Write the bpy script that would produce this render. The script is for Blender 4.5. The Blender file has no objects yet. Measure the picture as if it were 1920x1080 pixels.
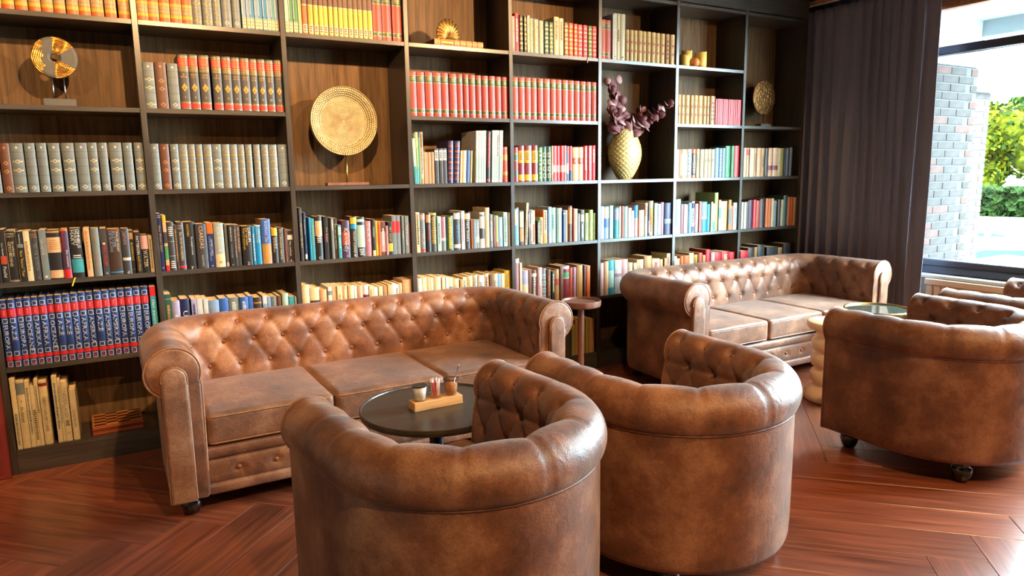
import bpy, bmesh, math, random
import numpy as np
from mathutils import Vector, Matrix, noise as mnoise
PI = math.pi
random.seed(7)
S = bpy.context.scene
COL = S.collection

# ------------------------------------------------------------------ camera
cd = bpy.data.cameras.new('camera'); cam = bpy.data.objects.new('camera', cd); COL.objects.link(cam)
f_px, pitch, yaw, roll = 1315.469, 0.161254, 0.519174, -0.0150385
cd.sensor_width = 36.0; cd.lens = f_px * 36.0 / 1920.0; cd.clip_start = 0.05; cd.clip_end = 300
fwd = Vector((math.sin(yaw) * math.cos(pitch), math.cos(yaw) * math.cos(pitch), -math.sin(pitch)))
rgt0 = Vector((math.cos(yaw), -math.sin(yaw), 0)); up0 = rgt0.cross(fwd)
rgt = rgt0 * math.cos(roll) + up0 * math.sin(roll); upv = -rgt0 * math.sin(roll) + up0 * math.cos(roll)
M = Matrix((rgt, upv, -fwd)).transposed().to_4x4(); M.translation = Vector((0, -3.8784, 1.3657))
cam.matrix_world = M
S.camera = cam

# ------------------------------------------------------------------ view, world, lights
S.view_settings.view_transform = 'Standard'; S.view_settings.look = 'None'
S.view_settings.gamma = 1.0; S.view_settings.use_curve_mapping = False
S.view_settings.exposure = 0.2
S.cycles.use_denoising = True
S.cycles.max_bounces = 8; S.cycles.diffuse_bounces = 4; S.cycles.glossy_bounces = 4; S.cycles.transparent_max_bounces = 12
S.cycles.sample_clamp_indirect = 6.0; S.cycles.caustics_refractive = False; S.cycles.caustics_reflective = False

W = bpy.data.worlds.new('world'); S.world = W; W.use_nodes = True
bg = W.node_tree.nodes['Background']; bg.inputs[0].default_value = (0.66, 0.91, 1.0, 1); bg.inputs[1].default_value = 66.0

def add_light(name, kind, loc, energy, col, target=None, **kw):
    d = bpy.data.lights.new(name, kind); d.energy = energy; d.color = col
    for k, v in kw.items(): setattr(d, k, v)
    o = bpy.data.objects.new(name, d); COL.objects.link(o); o.location = loc
    if target is not None:
        o.rotation_euler = (Vector(target) - Vector(loc)).to_track_quat('-Z', 'Y').to_euler()
    return o
sun = add_light('sun', 'SUN', (0, 0, 20), 12.0, (1.0, 0.95, 0.85), angle=0.01)
sun.rotation_euler = Vector((0.55, 0.62, -0.85)).to_track_quat('-Z', 'Y').to_euler()
WARM = (1.0, 0.60, 0.27)
# recessed ceiling spots: (x, y, watts, aim, cone)
SPOTS = [
    (0.55, -2.2, 310, (0.1, 0.3, 1.85), 90),
    (2.90, -2.2, 430, (1.35, 0.3, 1.95), 74),
    (4.25, -2.2, 85, (3.6, 0.0, 1.2), 76),
    (1.70, -2.2, 60, (1.5, -0.3, 0.3), 95),
    (0.70, -4.1, 190, (0.75, -2.5, 0.4), 72),
    (2.60, -4.1, 210, (2.2, -2.5, 0.4), 72),
    (4.30, -4.1, 120, (3.7, -2.4, 0.4), 72),
    (-1.2, -3.2, 125, (-0.35, 0.0, 0.5), 70),
]
CEIL = 2.75
for i, (x, y, w, aim, cone) in enumerate(SPOTS):
    add_light('ceiling_spot_light', 'SPOT', (x, y, CEIL - 0.035), w, WARM, aim, spot_size=math.radians(cone), spot_blend=0.6, shadow_soft_size=0.03)
portal = add_light('window_portal', 'AREA', (5.3, -1.7, 1.55), 1.0, (1, 1, 1), (0, -1.7, 1.55), shape='RECTANGLE', size=3.9, size_y=1.95)
portal.data.cycles.is_portal = True

# ------------------------------------------------------------------ helpers
def lin(c):
    return tuple((v / 255 / 12.92) if v / 255 <= 0.04045 else ((v / 255 + 0.055) / 1.055) ** 2.4 for v in c) + (1.0,)

def mk(name):
    m = bpy.data.materials.new(name); m.use_nodes = True
    return m, m.node_tree.nodes, m.node_tree.links, m.node_tree.nodes['Principled BSDF']

def ramp(n, pts):
    r = n.new('ShaderNodeValToRGB'); e = r.color_ramp.elements
    while len(e) < len(pts): e.new(0.5)
    for i, (p, c) in enumerate(pts): e[i].position = p; e[i].color = c if len(c) == 4 else c + (1,)
    return r

def tex_coord(n, l, scale=(1, 1, 1), rot=(0, 0, 0), out='Object'):
    t = n.new('ShaderNodeTexCoord'); mp = n.new('ShaderNodeMapping')
    mp.inputs['Scale'].default_value = scale; mp.inputs['Rotation'].default_value = rot
    l.new(t.outputs[out], mp.inputs[0]); return mp

def simple(name, rgb, rough=0.5, metal=0.0, var=0.12, scale=25.0, bump=0.0, spec=0.5, coat=0.0, stretch=(1, 1, 1)):
    m, n, l, b = mk(name)
    mp = tex_coord(n, l, stretch); nz = n.new('ShaderNodeTexNoise'); nz.inputs['Scale'].default_value = scale; nz.inputs['Detail'].default_value = 3
    l.new(mp.outputs[0], nz.inputs['Vector'])
    c = lin(rgb)
    r = ramp(n, [(0.3, tuple(v * (1 - var) for v in c[:3])), (0.7, tuple(min(1, v * (1 + var)) for v in c[:3]))])
    l.new(nz.outputs[0], r.inputs[0]); l.new(r.outputs[0], b.inputs['Base Color'])
    b.inputs['Roughness'].default_value = rough; b.inputs['Metallic'].default_value = metal
    b.inputs['Specular IOR Level'].default_value = spec
    b.inputs['Coat Weight'].default_value = coat
    if bump:
        bp = n.new('ShaderNodeBump'); bp.inputs['Strength'].default_value = bump; bp.inputs['Distance'].default_value = 0.004
        l.new(nz.outputs[0], bp.inputs['Height']); l.new(bp.outputs[0], b.inputs['Normal'])
    return m

class MB:
    """collects vertices and faces of one mesh"""
    def __init__(s): s.v = []; s.f = []; s.mi = []; s.cur = 0
    def add(s, vs, fs):
        o = len(s.v); s.v.extend([tuple(map(float, p)) for p in vs]); s.f.extend([tuple(o + i for i in q) for q in fs]); s.mi.extend([s.cur] * len(fs))
    def box(s, x0, x1, y0, y1, z0, z1):
        s.add([(x0, y0, z0), (x1, y0, z0), (x1, y1, z0), (x0, y1, z0), (x0, y0, z1), (x1, y0, z1), (x1, y1, z1), (x0, y1, z1)],
              [(0, 3, 2, 1), (4, 5, 6, 7), (0, 1, 5, 4), (1, 2, 6, 5), (2, 3, 7, 6), (3, 0, 4, 7)])
    def grid(s, P, closed_u=False, closed_v=False):
        P = np.asarray(P); n, m = P.shape[:2]; vs = P.reshape(-1, 3)
        fs = []
        for i in range(n if closed_u else n - 1):
            a = i * m; b = ((i + 1) % n) * m
            for j in range(m if closed_v else m - 1):
                k = (j + 1) % m
                fs.append((a + j, b + j, b + k, a + k))
        s.add(vs, fs)
    def lathe(s, prof, n=32, c=(0, 0, 0)):
        P = [[(c[0] + r * math.cos(2 * PI * i / n), c[1] + r * math.sin(2 * PI * i / n), c[2] + z) for r, z in prof] for i in range(n)]
        s.grid(P, closed_u=True)
    def disc(s, r, z, n=32, c=(0, 0), up=True):
        vs = [(c[0] + r * math.cos(2 * PI * i / n), c[1] + r * math.sin(2 * PI * i / n), z) for i in range(n)]
        s.add(vs, [tuple(range(n)) if up else tuple(range(n))[::-1]])
    def tube(s, pts, r, n=6, closed=False):
        P = [Vector(p) for p in pts]; N = len(P); rings = []
        nrm = None
        for i in range(N):
            a = P[i - 1] if (i > 0 or closed) else P[i]; b = P[(i + 1) % N] if (i < N - 1 or closed) else P[i]
            t = (b - a).normalized() if (b - a).length > 1e-9 else Vector((0, 0, 1))
            if nrm is None:
                nrm = t.orthogonal().normalized()
            nrm = (nrm - t * nrm.dot(t)); nrm = nrm.normalized() if nrm.length > 1e-6 else t.orthogonal().normalized()
            bn = t.cross(nrm)
            rings.append([tuple(P[i] + nrm * (r * math.cos(2 * PI * k / n)) + bn * (r * math.sin(2 * PI * k / n))) for k in range(n)])
        s.grid(rings, closed_u=closed, closed_v=True)
        if not closed:
            o = len(s.v) - N * n
            s.f.append(tuple(o + k for k in range(n))[::-1]); s.f.append(tuple(o + (N - 1) * n + k for k in range(n))); s.mi += [s.cur] * 2
    def mesh(s, name, mats, smooth=False, weld=0.0, recalc=False, bevel=0.0, seg=1):
        me = bpy.data.meshes.new(name); me.from_pydata(s.v, [], s.f)
        for m in (mats if isinstance(mats, (list, tuple)) else [mats]): me.materials.append(m)
        if any(s.mi): me.polygons.foreach_set('material_index', s.mi)
        if weld or recalc or bevel:
            bm = bmesh.new(); bm.from_mesh(me)
            if weld: bmesh.ops.remove_doubles(bm, verts=bm.verts, dist=weld)
            if bevel:
                es = [e for e in bm.edges if len(e.link_faces) == 2 and e.calc_face_angle(0) > 0.6]
                bmesh.ops.bevel(bm, geom=es, offset=bevel, segments=seg, affect='EDGES', profile=0.6)
            if recalc or bevel: bmesh.ops.recalc_face_normals(bm, faces=bm.faces)
            bm.to_mesh(me); bm.free()
        if smooth: me.polygons.foreach_set('use_smooth', [True] * len(me.polygons))
        me.update(); return me

def put(name, me, parent=None, loc=(0, 0, 0), rot=(0, 0, 0)):
    o = bpy.data.objects.new(name, me); COL.objects.link(o)
    if parent: o.parent = parent
    o.location = loc; o.rotation_euler = rot; return o

def thing(name, label, cat, loc=(0, 0, 0), rz=0.0, group=None, me=None):
    o = bpy.data.objects.new(name, me); COL.objects.link(o)
    o.location = loc; o.rotation_euler = (0, 0, rz); o['label'] = label; o['category'] = cat
    if group: o['group'] = group
    if me is None: o.empty_display_size = 0.1
    return o

def struct(name, me, parent=None, loc=(0, 0, 0)):
    o = put(name, me, parent, loc)
    if not parent: o['kind'] = 'structure'
    return o

def dup(root, loc, rz, label):
    r = root.copy(); COL.objects.link(r); r.location = loc; r.rotation_euler = (0, 0, rz); r['label'] = label
    for ch in list(root.children):
        c = ch.copy(); COL.objects.link(c); c.parent = r
        for g in list(ch.children):
            d = g.copy(); COL.objects.link(d); d.parent = c
    return r

def boxmesh(name, x0, x1, y0, y1, z0, z1, m, bevel=0.0, seg=1):
    b = MB(); b.box(x0, x1, y0, y1, z0, z1); return b.mesh(name, m, bevel=bevel, seg=seg)

def rounded_box(hx, hy, hz, r, crown=0.0, n=14):
    """closed rounded block centred on the origin as an MB, top puffed by crown"""
    t = np.concatenate([np.linspace(-1, -0.86, 4), np.linspace(-0.8, 0.8, n), np.linspace(0.86, 1, 4)])
    b = MB(); h = np.array([hx, hy, hz]); A, B = np.meshgrid(t, t, indexing='ij')
    for ax in range(3):
        for sg in (-1, 1):
            P = np.zeros(A.shape + (3,)); P[..., ax] = sg; P[..., (ax + 1) % 3] = A * sg; P[..., (ax + 2) % 3] = B
            q = P * h; c = np.clip(q, -(h - r), h - r); d = q - c; L = np.linalg.norm(d, axis=-1, keepdims=True)
            q = c + d / np.maximum(L, 1e-9) * r
            q[..., 2] += crown * (1 - P[..., 0] ** 2) * (1 - P[..., 1] ** 2) * np.sign(q[..., 2]) * (np.abs(q[..., 2]) / hz)
            b.grid(q)
    return b

# ------------------------------------------------------------------ materials
def leather(name, dark, mid, light, seed=0.0):
    m, n, l, b = mk(name)
    mp = tex_coord(n, l); oi = n.new('ShaderNodeObjectInfo')
    va = n.new('ShaderNodeVectorMath'); va.operation = 'ADD'; l.new(mp.outputs[0], va.inputs[0]); va.inputs[1].default_value = (seed, seed * 2, 0)
    big = n.new('ShaderNodeTexNoise'); big.inputs['Scale'].default_value = 5.5; big.inputs['Detail'].default_value = 6; big.inputs['Roughness'].default_value = 0.62
    l.new(va.outputs[0], big.inputs['Vector'])
    r = ramp(n, [(0.30, lin(dark)), (0.50, lin(mid)), (0.70, lin(light))]); l.new(big.outputs[0], r.inputs[0])
    fine = n.new('ShaderNodeTexNoise'); fine.inputs['Scale'].default_value = 160; fine.inputs['Detail'].default_value = 3; l.new(va.outputs[0], fine.inputs['Vector'])
    mx = n.new('ShaderNodeMix'); mx.data_type = 'RGBA'; mx.blend_type = 'MULTIPLY'; mx.inputs[0].default_value = 0.55
    fr = ramp(n, [(0.35, (0.55, 0.52, 0.5)), (0.6, (1.0, 1.0, 1.0))]); l.new(fine.outputs[0], fr.inputs[0])
    l.new(r.outputs[0], mx.inputs[6]); l.new(fr.outputs[0], mx.inputs[7]); l.new(mx.outputs[2], b.inputs['Base Color'])
    rr = n.new('ShaderNodeMapRange'); rr.inputs[3].default_value = 0.36; rr.inputs[4].default_value = 0.58; l.new(big.outputs[0], rr.inputs[0]); l.new(rr.outputs[0], b.inputs['Roughness'])
    vo = n.new('ShaderNodeTexVoronoi'); vo.inputs['Scale'].default_value = 330; l.new(va.outputs[0], vo.inputs['Vector'])
    wr = n.new('ShaderNodeTexNoise'); wr.inputs['Scale'].default_value = 22; wr.inputs['Detail'].default_value = 4; wr.inputs['Distortion'].default_value = 0.8; l.new(va.outputs[0], wr.inputs['Vector'])
    b1 = n.new('ShaderNodeBump'); b1.inputs['Strength'].default_value = 0.22; b1.inputs['Distance'].default_value = 0.002; l.new(vo.outputs[0], b1.inputs['Height'])
    b2 = n.new('ShaderNodeBump'); b2.inputs['Strength'].default_value = 0.22; b2.inputs['Distance'].default_value = 0.012; l.new(wr.outputs[0], b2.inputs['Height'])
    l.new(b1.outputs[0], b2.inputs['Normal']); l.new(b2.outputs[0], b.inputs['Normal'])
    b.inputs['Specular IOR Level'].default_value = 0.5
    b.inputs['Sheen Weight'].default_value = 0.12; b.inputs['Sheen Roughness'].default_value = 0.5
    return m
M_LEATHER = leather('leather_brown', (76, 46, 31), (122, 76, 50), (164, 117, 85))
M_LEATHER_SEAT = leather('leather_seat', (90, 58, 41), (132, 88, 62), (164, 122, 94), 3.0)
M_PIPE = simple('leather_piping', (140, 95, 66), 0.4, var=0.2, scale=60)
M_BUTTON = simple('leather_button', (120, 70, 44), 0.38, var=0.15, scale=80)

def wood_grain(name, c0, c1, rough, axis='z', sc=9.0, bump=0.15, spec=0.4, rnd=0.0):
    m, n, l, b = mk(name)
    st = {'z': (sc * 6, sc * 6, sc * 0.35), 'x': (sc * 0.35, sc * 6, sc * 6)}[axis]
    mp = tex_coord(n, l, st); oi = n.new('ShaderNodeObjectInfo')
    ml = n.new('ShaderNodeMath'); ml.operation = 'MULTIPLY'; ml.inputs[1].default_value = 57.0; l.new(oi.outputs['Random'], ml.inputs[0])
    va = n.new('ShaderNodeVectorMath'); l.new(mp.outputs[0], va.inputs[0]); l.new(ml.outputs[0], va.inputs[1])
    nz = n.new('ShaderNodeTexNoise'); nz.inputs['Scale'].default_value = 1.0; nz.inputs['Detail'].default_value = 5; nz.inputs['Roughness'].default_value = 0.6; nz.inputs['Distortion'].default_value = 0.4
    l.new(va.outputs[0], nz.inputs['Vector'])
    r = ramp(n, [(0.32, lin(c0)), (0.68, lin(c1))]); l.new(nz.outputs[0], r.inputs[0])
    out = r.outputs[0]
    if rnd:
        hs = n.new('ShaderNodeHueSaturation'); mr = n.new('ShaderNodeMapRange'); mr.inputs[3].default_value = 1 - rnd; mr.inputs[4].default_value = 1 + rnd
        l.new(oi.outputs['Random'], mr.inputs[0]); l.new(mr.outputs[0], hs.inputs['Value']); l.new(out, hs.inputs['Color']); out = hs.outputs[0]
    l.new(out, b.inputs['Base Color']); b.inputs['Roughness'].default_value = rough; b.inputs['Specular IOR Level'].default_value = spec
    bp = n.new('ShaderNodeBump'); bp.inputs['Strength'].default_value = bump; bp.inputs['Distance'].default_value = 0.002
    l.new(nz.outputs[0], bp.inputs['Height']); l.new(bp.outputs[0], b.inputs['Normal'])
    return m
M_SHELF = wood_grain('dark_ash_board', (40, 35, 31), (66, 58, 52), 0.30, 'z', 9, 0.12, 0.75)
M_SHELF_X = wood_grain('dark_ash_shelf', (46, 40, 36), (72, 64, 58), 0.30, 'x', 9, 0.1, 0.75)
M_BACKP = wood_grain('ash_back_panel', (84, 63, 43), (124, 95, 66), 0.5, 'z', 9, 0.16, 0.15)
M_PLANK = wood_grain('red_brown_plank', (92, 46, 29), (148, 82, 56), 0.30, 'x', 7, 0.05, 0.8, rnd=0.18)
M_REDWOOD = wood_grain('red_brown_panel', (100, 36, 36), (128, 50, 48), 0.4, 'z', 6, 0.05)
M_OAK = wood_grain('light_oak', (196, 142, 84), (226, 176, 116), 0.5, 'x', 10, 0.08)
M_BLINDW = wood_grain('blind_wood', (150, 96, 60), (190, 132, 90), 0.45, 'x', 8, 0.05)
M_TABLETOP = wood_grain('dark_table_top', (50, 42, 36), (66, 56, 48), 0.3, 'x', 8, 0.04)
M_SIDETABLE = wood_grain('brown_table_wood', (104, 66, 54), (132, 90, 74), 0.42, 'z', 8, 0.05)
M_BLACK = simple('black_metal', (24, 23, 23), 0.4, 0.3, var=0.1)
M_FOOT = simple('dark_turned_wood', (26, 18, 14), 0.22, var=0.2, coat=0.3)
M_WALL = simple('plaster_wall', (196, 178, 158), 0.9, var=0.04, scale=6, spec=0.2)
M_DARKWALL = simple('dark_wall', (40, 40, 46), 0.7, var=0.06, scale=8, spec=0.3)
M_CEIL = simple('dark_ceiling', (58, 56, 56), 0.8, var=0.05, scale=5, spec=0.2)
M_FRAME = simple('anthracite_frame', (50, 56, 70), 0.35, var=0.05, scale=12)
M_SILL = simple('pale_sill', (225, 228, 225), 0.35, var=0.03)
M_RAD = simple('cream_radiator', (236, 214, 186), 0.35, var=0.03)
M_CREAM = simple('cream_lacquer', (242, 214, 176), 0.35, var=0.03, scale=8)
M_BRASS = simple('brass', (170, 140, 86), 0.32, 1.0, var=0.15, scale=40)
M_STEEL = simple('steel', (190, 190, 188), 0.25, 1.0, var=0.05)
M_GREYST = simple('grey_stand', (84, 80, 74), 0.6, var=0.12)
M_WHITE = simple('white_ceramic', (238, 236, 230), 0.3, var=0.02)
M_PAGES = simple('paper_pages', (226, 196, 152), 0.85, var=0.12, scale=60, spec=0.2, stretch=(40, 1, 1))
M_CANDLE = simple('candle_wax', (240, 196, 96), 0.5, var=0.08, scale=12)
def gold_hammer():
    m, n, l, b = mk('hammered_gold')
    mp = tex_coord(n, l); v = n.new('ShaderNodeTexNoise'); v.inputs['Scale'].default_value = 30; l.new(mp.outputs[0], v.inputs['Vector'])
    r = ramp(n, [(0.3, lin((166, 122, 56))), (0.7, lin((226, 186, 110)))]); l.new(v.outputs[0], r.inputs[0]); l.new(r.outputs[0], b.inputs['Base Color'])
    b.inputs['Metallic'].default_value = 0.85; b.inputs['Roughness'].default_value = 0.38
    return m
M_GOLD = gold_hammer()
def glass(name='clear_glass', rough=0.0, tint=(1, 1, 1)):
    m, n, l, b = mk(name); out = [x for x in n if x.type == 'OUTPUT_MATERIAL'][0]
    tr = n.new('ShaderNodeBsdfTransparent'); tr.inputs[0].default_value = tint + (1,)
    gl = n.new('ShaderNodeBsdfGlossy'); gl.inputs['Roughness'].default_value = rough
    fr = n.new('ShaderNodeLayerWeight'); fr.inputs[0].default_value = 0.12; mx = n.new('ShaderNodeMixShader')
    ns = n.new('ShaderNodeTexNoise'); ns.inputs['Scale'].default_value = 3
    ad = n.new('ShaderNodeMath'); ad.operation = 'MULTIPLY_ADD'; ad.inputs[1].default_value = 0.02; fr.inputs[0].default_value = 0.06; l.new(ns.outputs[0], ad.inputs[0]); l.new(fr.outputs[1], ad.inputs[2])
    l.new(ad.outputs[0], mx.inputs[0]); l.new(tr.outputs[0], mx.inputs[1]); l.new(gl.outputs[0], mx.inputs[2]); l.new(mx.outputs[0], out.inputs[0])
    n.remove(b); return m
M_GLASS = glass()
def curtain_mat():
    m, n, l, b = mk('curtain_cloth')
    mp = tex_coord(n, l, (400, 400, 400)); w = n.new('ShaderNodeTexNoise'); w.inputs['Scale'].default_value = 1.0; l.new(mp.outputs[0], w.inputs['Vector'])
    r = ramp(n, [(0.3, lin((120, 117, 132))), (0.7, lin((140, 137, 153)))]); l.new(w.outputs[0], r.inputs[0]); l.new(r.outputs[0], b.inputs['Base Color'])
    b.inputs['Roughness'].default_value = 0.85; b.inputs['Sheen Weight'].default_value = 0.15; b.inputs['Specular IOR Level'].default_value = 0.2
    return m
M_CURTAIN = curtain_mat()

# ------------------------------------------------------------------ setting
XW = 5.17            # inner face of the window wall
XL, YB = -2.6, -6.6  # other walls
fl = struct('floor', boxmesh('floor', XL, XW + 0.1, YB, 0.32, -0.12, -0.012, M_DARKWALL))
pw, pl = 0.20, 1.20
pm = boxmesh('plank', -pl / 2 + 0.0008, pl / 2 - 0.0008, -pw / 2 + 0.0008, pw / 2 - 0.0008, -0.012, 0.0, M_PLANK)
bm = bmesh.new(); bm.from_mesh(pm)
bmesh.ops.bevel(bm, geom=[e for e in bm.edges if all(v.co.z > -0.001 for v in e.verts)], offset=0.0012, segments=1, affect='EDGES'); bm.to_mesh(pm); bm.free()
pm_clip = []
for band in range(-4, 3):
    yc = -0.97 + (band + 0.5) * pl / math.sqrt(2)
    a = -PI / 4 if band % 2 == 0 else PI / 4
    for i in range(-14, 24):
        xc = 0.012 + (i + 0.5 + 0.5 * band) * pw * math.sqrt(2) + 0.07
        if band < 0 or True:
            if not (XL - 0.5 < xc < XW + 0.5): continue
        if yc < -5.2 or yc > 0.6: continue
        if xc < -1.9 - yc * 0.0: continue
        if yc < -3.2 and (xc < -0.3 or xc > 4.6): continue
        o = put('plank', pm, fl, (xc, yc, 0), (0, 0, a))
struct('ceiling', boxmesh('ceiling', XL, XW + 0.1, YB, 0.32, CEIL, CEIL + 0.15, M_CEIL))
struct('wall_left', boxmesh('wall_left', XL - 0.12, XL, YB, 0.32, -0.12, CEIL, M_WALL))
struct('wall_back', boxmesh('wall_back', XL, XW + 0.1, YB - 0.12, YB, -0.12, CEIL, M_WALL))
struct('wall_front', boxmesh('wall_front', XL - 0.12, XW + 0.32, 0.32, 0.44, -0.12, CEIL, M_DARKWALL))
# window wall: parapet, pier beyond the glazing, lintel
WY1, WY0, WZ0, WZ1 = 0.18, -3.60, 0.60, 2.52
struct('wall_right', boxmesh('wall_right', XW, XW + 0.14, YB, 0.32, -0.12, WZ0, M_WALL))
struct('wall_right_lintel', boxmesh('wall_right_lintel', XW, XW + 0.14, YB, 0.32, WZ1, CEIL, M_DARKWALL))
struct('wall_right_pier', boxmesh('wall_right_pier', XW, XW + 0.14, YB, WY0, WZ0, WZ1, M_WALL))
win = struct('window_1', boxmesh('window_1', XW + 0.03, XW + 0.11, WY0, WY1, WZ0, 0.705, M_FRAME, 0.006))
for nm, a in (('window_transom', (WY0, WY1, 2.145, 2.203)), ('window_head', (WY0, WY1, 2.46, 2.52)), ('window_jamb', (WY0, WY0 + 0.07, 0.705, 2.46)), ('window_jamb', (WY1 - 0.07, WY1, 0.705, 2.46))):
    put(nm, boxmesh(nm, XW + 0.02, XW + 0.11, a[0], a[1], a[2], a[3], M_FRAME, 0.006), win)
put('window_bead', boxmesh('window_bead', XW + 0.012, XW + 0.03, WY0, WY1, 0.655, 0.66, M_BLACK), win)
put('window_bead', boxmesh('window_bead', XW + 0.012, XW + 0.022, WY0, WY1, 2.134, 2.139, M_STEEL), win)
put('pane', boxmesh('pane', XW + 0.065, XW + 0.071, WY0 + 0.07, WY1 - 0.07, 0.705, 2.145, M_GLASS), win)
put('pane', boxmesh('pane', XW + 0.065, XW + 0.071, WY0 + 0.07, WY1 - 0.07, 2.203, 2.46, M_GLASS), win)
put('window_sill', boxmesh('window_sill', XW - 0.05, XW + 0.03, WY0, WY1, 0.577, 0.602, M_SILL, 0.004), win)
# red brown wooden pilaster at the near end of the bookcase
tr = struct('trim_1', boxmesh('trim_1', -0.86, -0.50, -0.035, 0.32, 0.0, CEIL, M_REDWOOD, 0.004))
put('trim_board', boxmesh('trim_board', -0.86, -0.535, -0.043, -0.036, 0.03, CEIL - 0.02, M_REDWOOD, 0.002), tr)

# ------------------------------------------------------------------ bookcase
DX = [-0.487 + 0.68 * k for k in range(9)]
SZ = [2.11, 1.704, 1.315, 0.91, 0.515, 0.118]
TOPZ = 2.51; SD = 0.29; BT = 0.0225; DT = 0.026
bc = thing('bookcase', 'wall-to-wall dark brown bookcase with eight bays of open shelves', 'bookcase', (0, 0, 0))
dm = boxmesh('divider', -DT / 2, DT / 2, 0, SD, 0, TOPZ + 0.03, M_SHELF, 0.0012)
for x in DX: put('divider', dm, bc, (x, 0, 0))
skip = {(2, 1), (5, 1), (7, 0)}
sm = boxmesh('shelf', DT / 2 + 0.0005, 0.68 - DT / 2 - 0.0005, 0.0015, SD, -BT, 0, M_SHELF_X, 0.001)
bkm = boxmesh('back_panel', 0.0, 0.68, SD, SD + 0.012, 0, TOPZ + 0.03, M_BACKP)
for c in range(8):
    for r in range(6):
        if (c, r) not in skip: put('shelf', sm, bc, (DX[c], 0, SZ[r]))
    put('shelf', sm, bc, (DX[c], 0, TOPZ + BT))
    put('back_panel', bkm, bc, (DX[c], 0, 0))
put('plinth', boxmesh('plinth', DX[0] + 0.013, DX[8] - 0.013, 0.004, 0.02, 0, SZ[5] - BT, M_SHELF_X), bc)
put('fascia', boxmesh('fascia', DX[0] - DT / 2, DX[8] + DT / 2, 0.0, 0.05, TOPZ + 0.031, CEIL, M_SHELF_X), bc)

# ------------------------------------------------------------------ lettering
FCACHE = {}
def load_glyphs(chars):
    tmp = []
    for ch in sorted(set(chars)):
        c = bpy.data.curves.new('glyph', 'FONT'); c.body = ch; c.resolution_u = 2; o = bpy.data.objects.new('glyph', c); COL.objects.link(o); tmp.append((ch, o, c))
    dg = bpy.context.evaluated_depsgraph_get(); dg.update()
    for ch, o, c in tmp:
        me = o.evaluated_get(dg).to_mesh()
        vs = [(v.co.x, v.co.y) for v in me.vertices]; fs = [tuple(p.vertices) for p in me.polygons]
        x0 = min((v[0] for v in vs), default=0); x1 = max((v[0] for v in vs), default=0.25)
        FCACHE[ch] = ([(a - x0, b) for a, b in vs], fs, x1 - x0)
        o.evaluated_get(dg).to_mesh_clear()
    for ch, o, c in tmp: bpy.data.objects.remove(o); bpy.data.curves.remove(c)
def text2d(s):
    """glyph outlines of a string: cap height about 0.7, from x = 0; returns verts, faces, width"""
    V, F, x = [], [], 0.0
    for ch in s:
        if ch == ' ' or ch not in FCACHE: x += 0.3; continue
        v, f, w = FCACHE[ch]; o = len(V); V += [(a + x, b) for a, b in v]; F += [tuple(o + i for i in q) for q in f]; x += w + 0.09
    return V, F, max(0.01, x - 0.09)

# ------------------------------------------------------------------ books
PAL = dict(blk=(28, 26, 28), dgr=(58, 56, 58), gry=(128, 130, 130), lgr=(186, 188, 188), wht=(240, 240, 234), crm=(240, 220, 176), pea=(236, 190, 146), tan=(200, 150, 92),
    yel=(230, 190, 50), ylg=(188, 178, 62), lim=(196, 208, 120), olv=(146, 132, 76), grn=(70, 130, 88), dgn=(42, 76, 62), tea=(60, 140, 150), min=(190, 224, 210), cyn=(36, 150, 206),
    lbl=(146, 178, 214), blu=(56, 92, 160), nav=(30, 34, 76), lil=(186, 176, 210), pur=(72, 46, 70), mau=(158, 116, 128), pnk=(230, 180, 176), red=(184, 36, 42), mar=(112, 32, 40),
    rst=(158, 66, 42), org=(222, 112, 40), brn=(98, 60, 42), dbr=(60, 42, 32), sil=(150, 156, 150), gld=(214, 168, 84), vrd=(158, 58, 52), cro=(232, 186, 112), eur=(34, 52, 102))
for k_ in PAL:
    t_ = max(PAL[k_]); s_ = 0.90 if t_ < 190 else 0.75; mx_ = sum(PAL[k_]) / 3; PAL[k_] = tuple(max(0, min(255, (mx_ + (v_ - mx_) * 1.12) * s_)) for v_ in PAL[k_])
PAL['gry'] = (98, 106, 106)
CN = dict(blk='black', dgr='dark grey', gry='grey', lgr='pale grey', wht='white', crm='cream', pea='peach', tan='tan', yel='yellow', ylg='yellow green', lim='lime green', olv='olive', grn='green',
    dgn='dark green', tea='teal', min='mint', cyn='bright blue', lbl='light blue', blu='blue', nav='navy', lil='lilac', pur='purple', mau='mauve', pnk='pink', red='red', mar='maroon', rst='rust',
    org='orange', brn='brown', dbr='dark brown', sil='silvery', gld='gold', vrd='red', cro='cream', eur='blue')
BM = {}
def bmat(c):
    if c not in BM: BM[c] = simple('book_' + CN.get(c, c), PAL[c], 0.42, 0.0, 0.10, 45, 0.05)
    return BM[c]
BM['gld'] = simple('gilt_print', PAL['gld'], 0.35, 0.35, 0.15, 60)
ORD = 'first second third fourth fifth sixth seventh eighth ninth tenth eleventh twelfth thirteenth fourteenth fifteenth sixteenth seventeenth eighteenth nineteenth twentieth twenty-first twenty-second twenty-third twenty-fourth twenty-fifth twenty-sixth twenty-seventh twenty-eighth twenty-ninth thirtieth'.split()
BAY = 'first second third fourth fifth sixth seventh last'.split()
ROW = ['', 'top shelf', 'second shelf', 'third shelf', 'fourth shelf', 'fifth shelf', 'bottom shelf']

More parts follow.
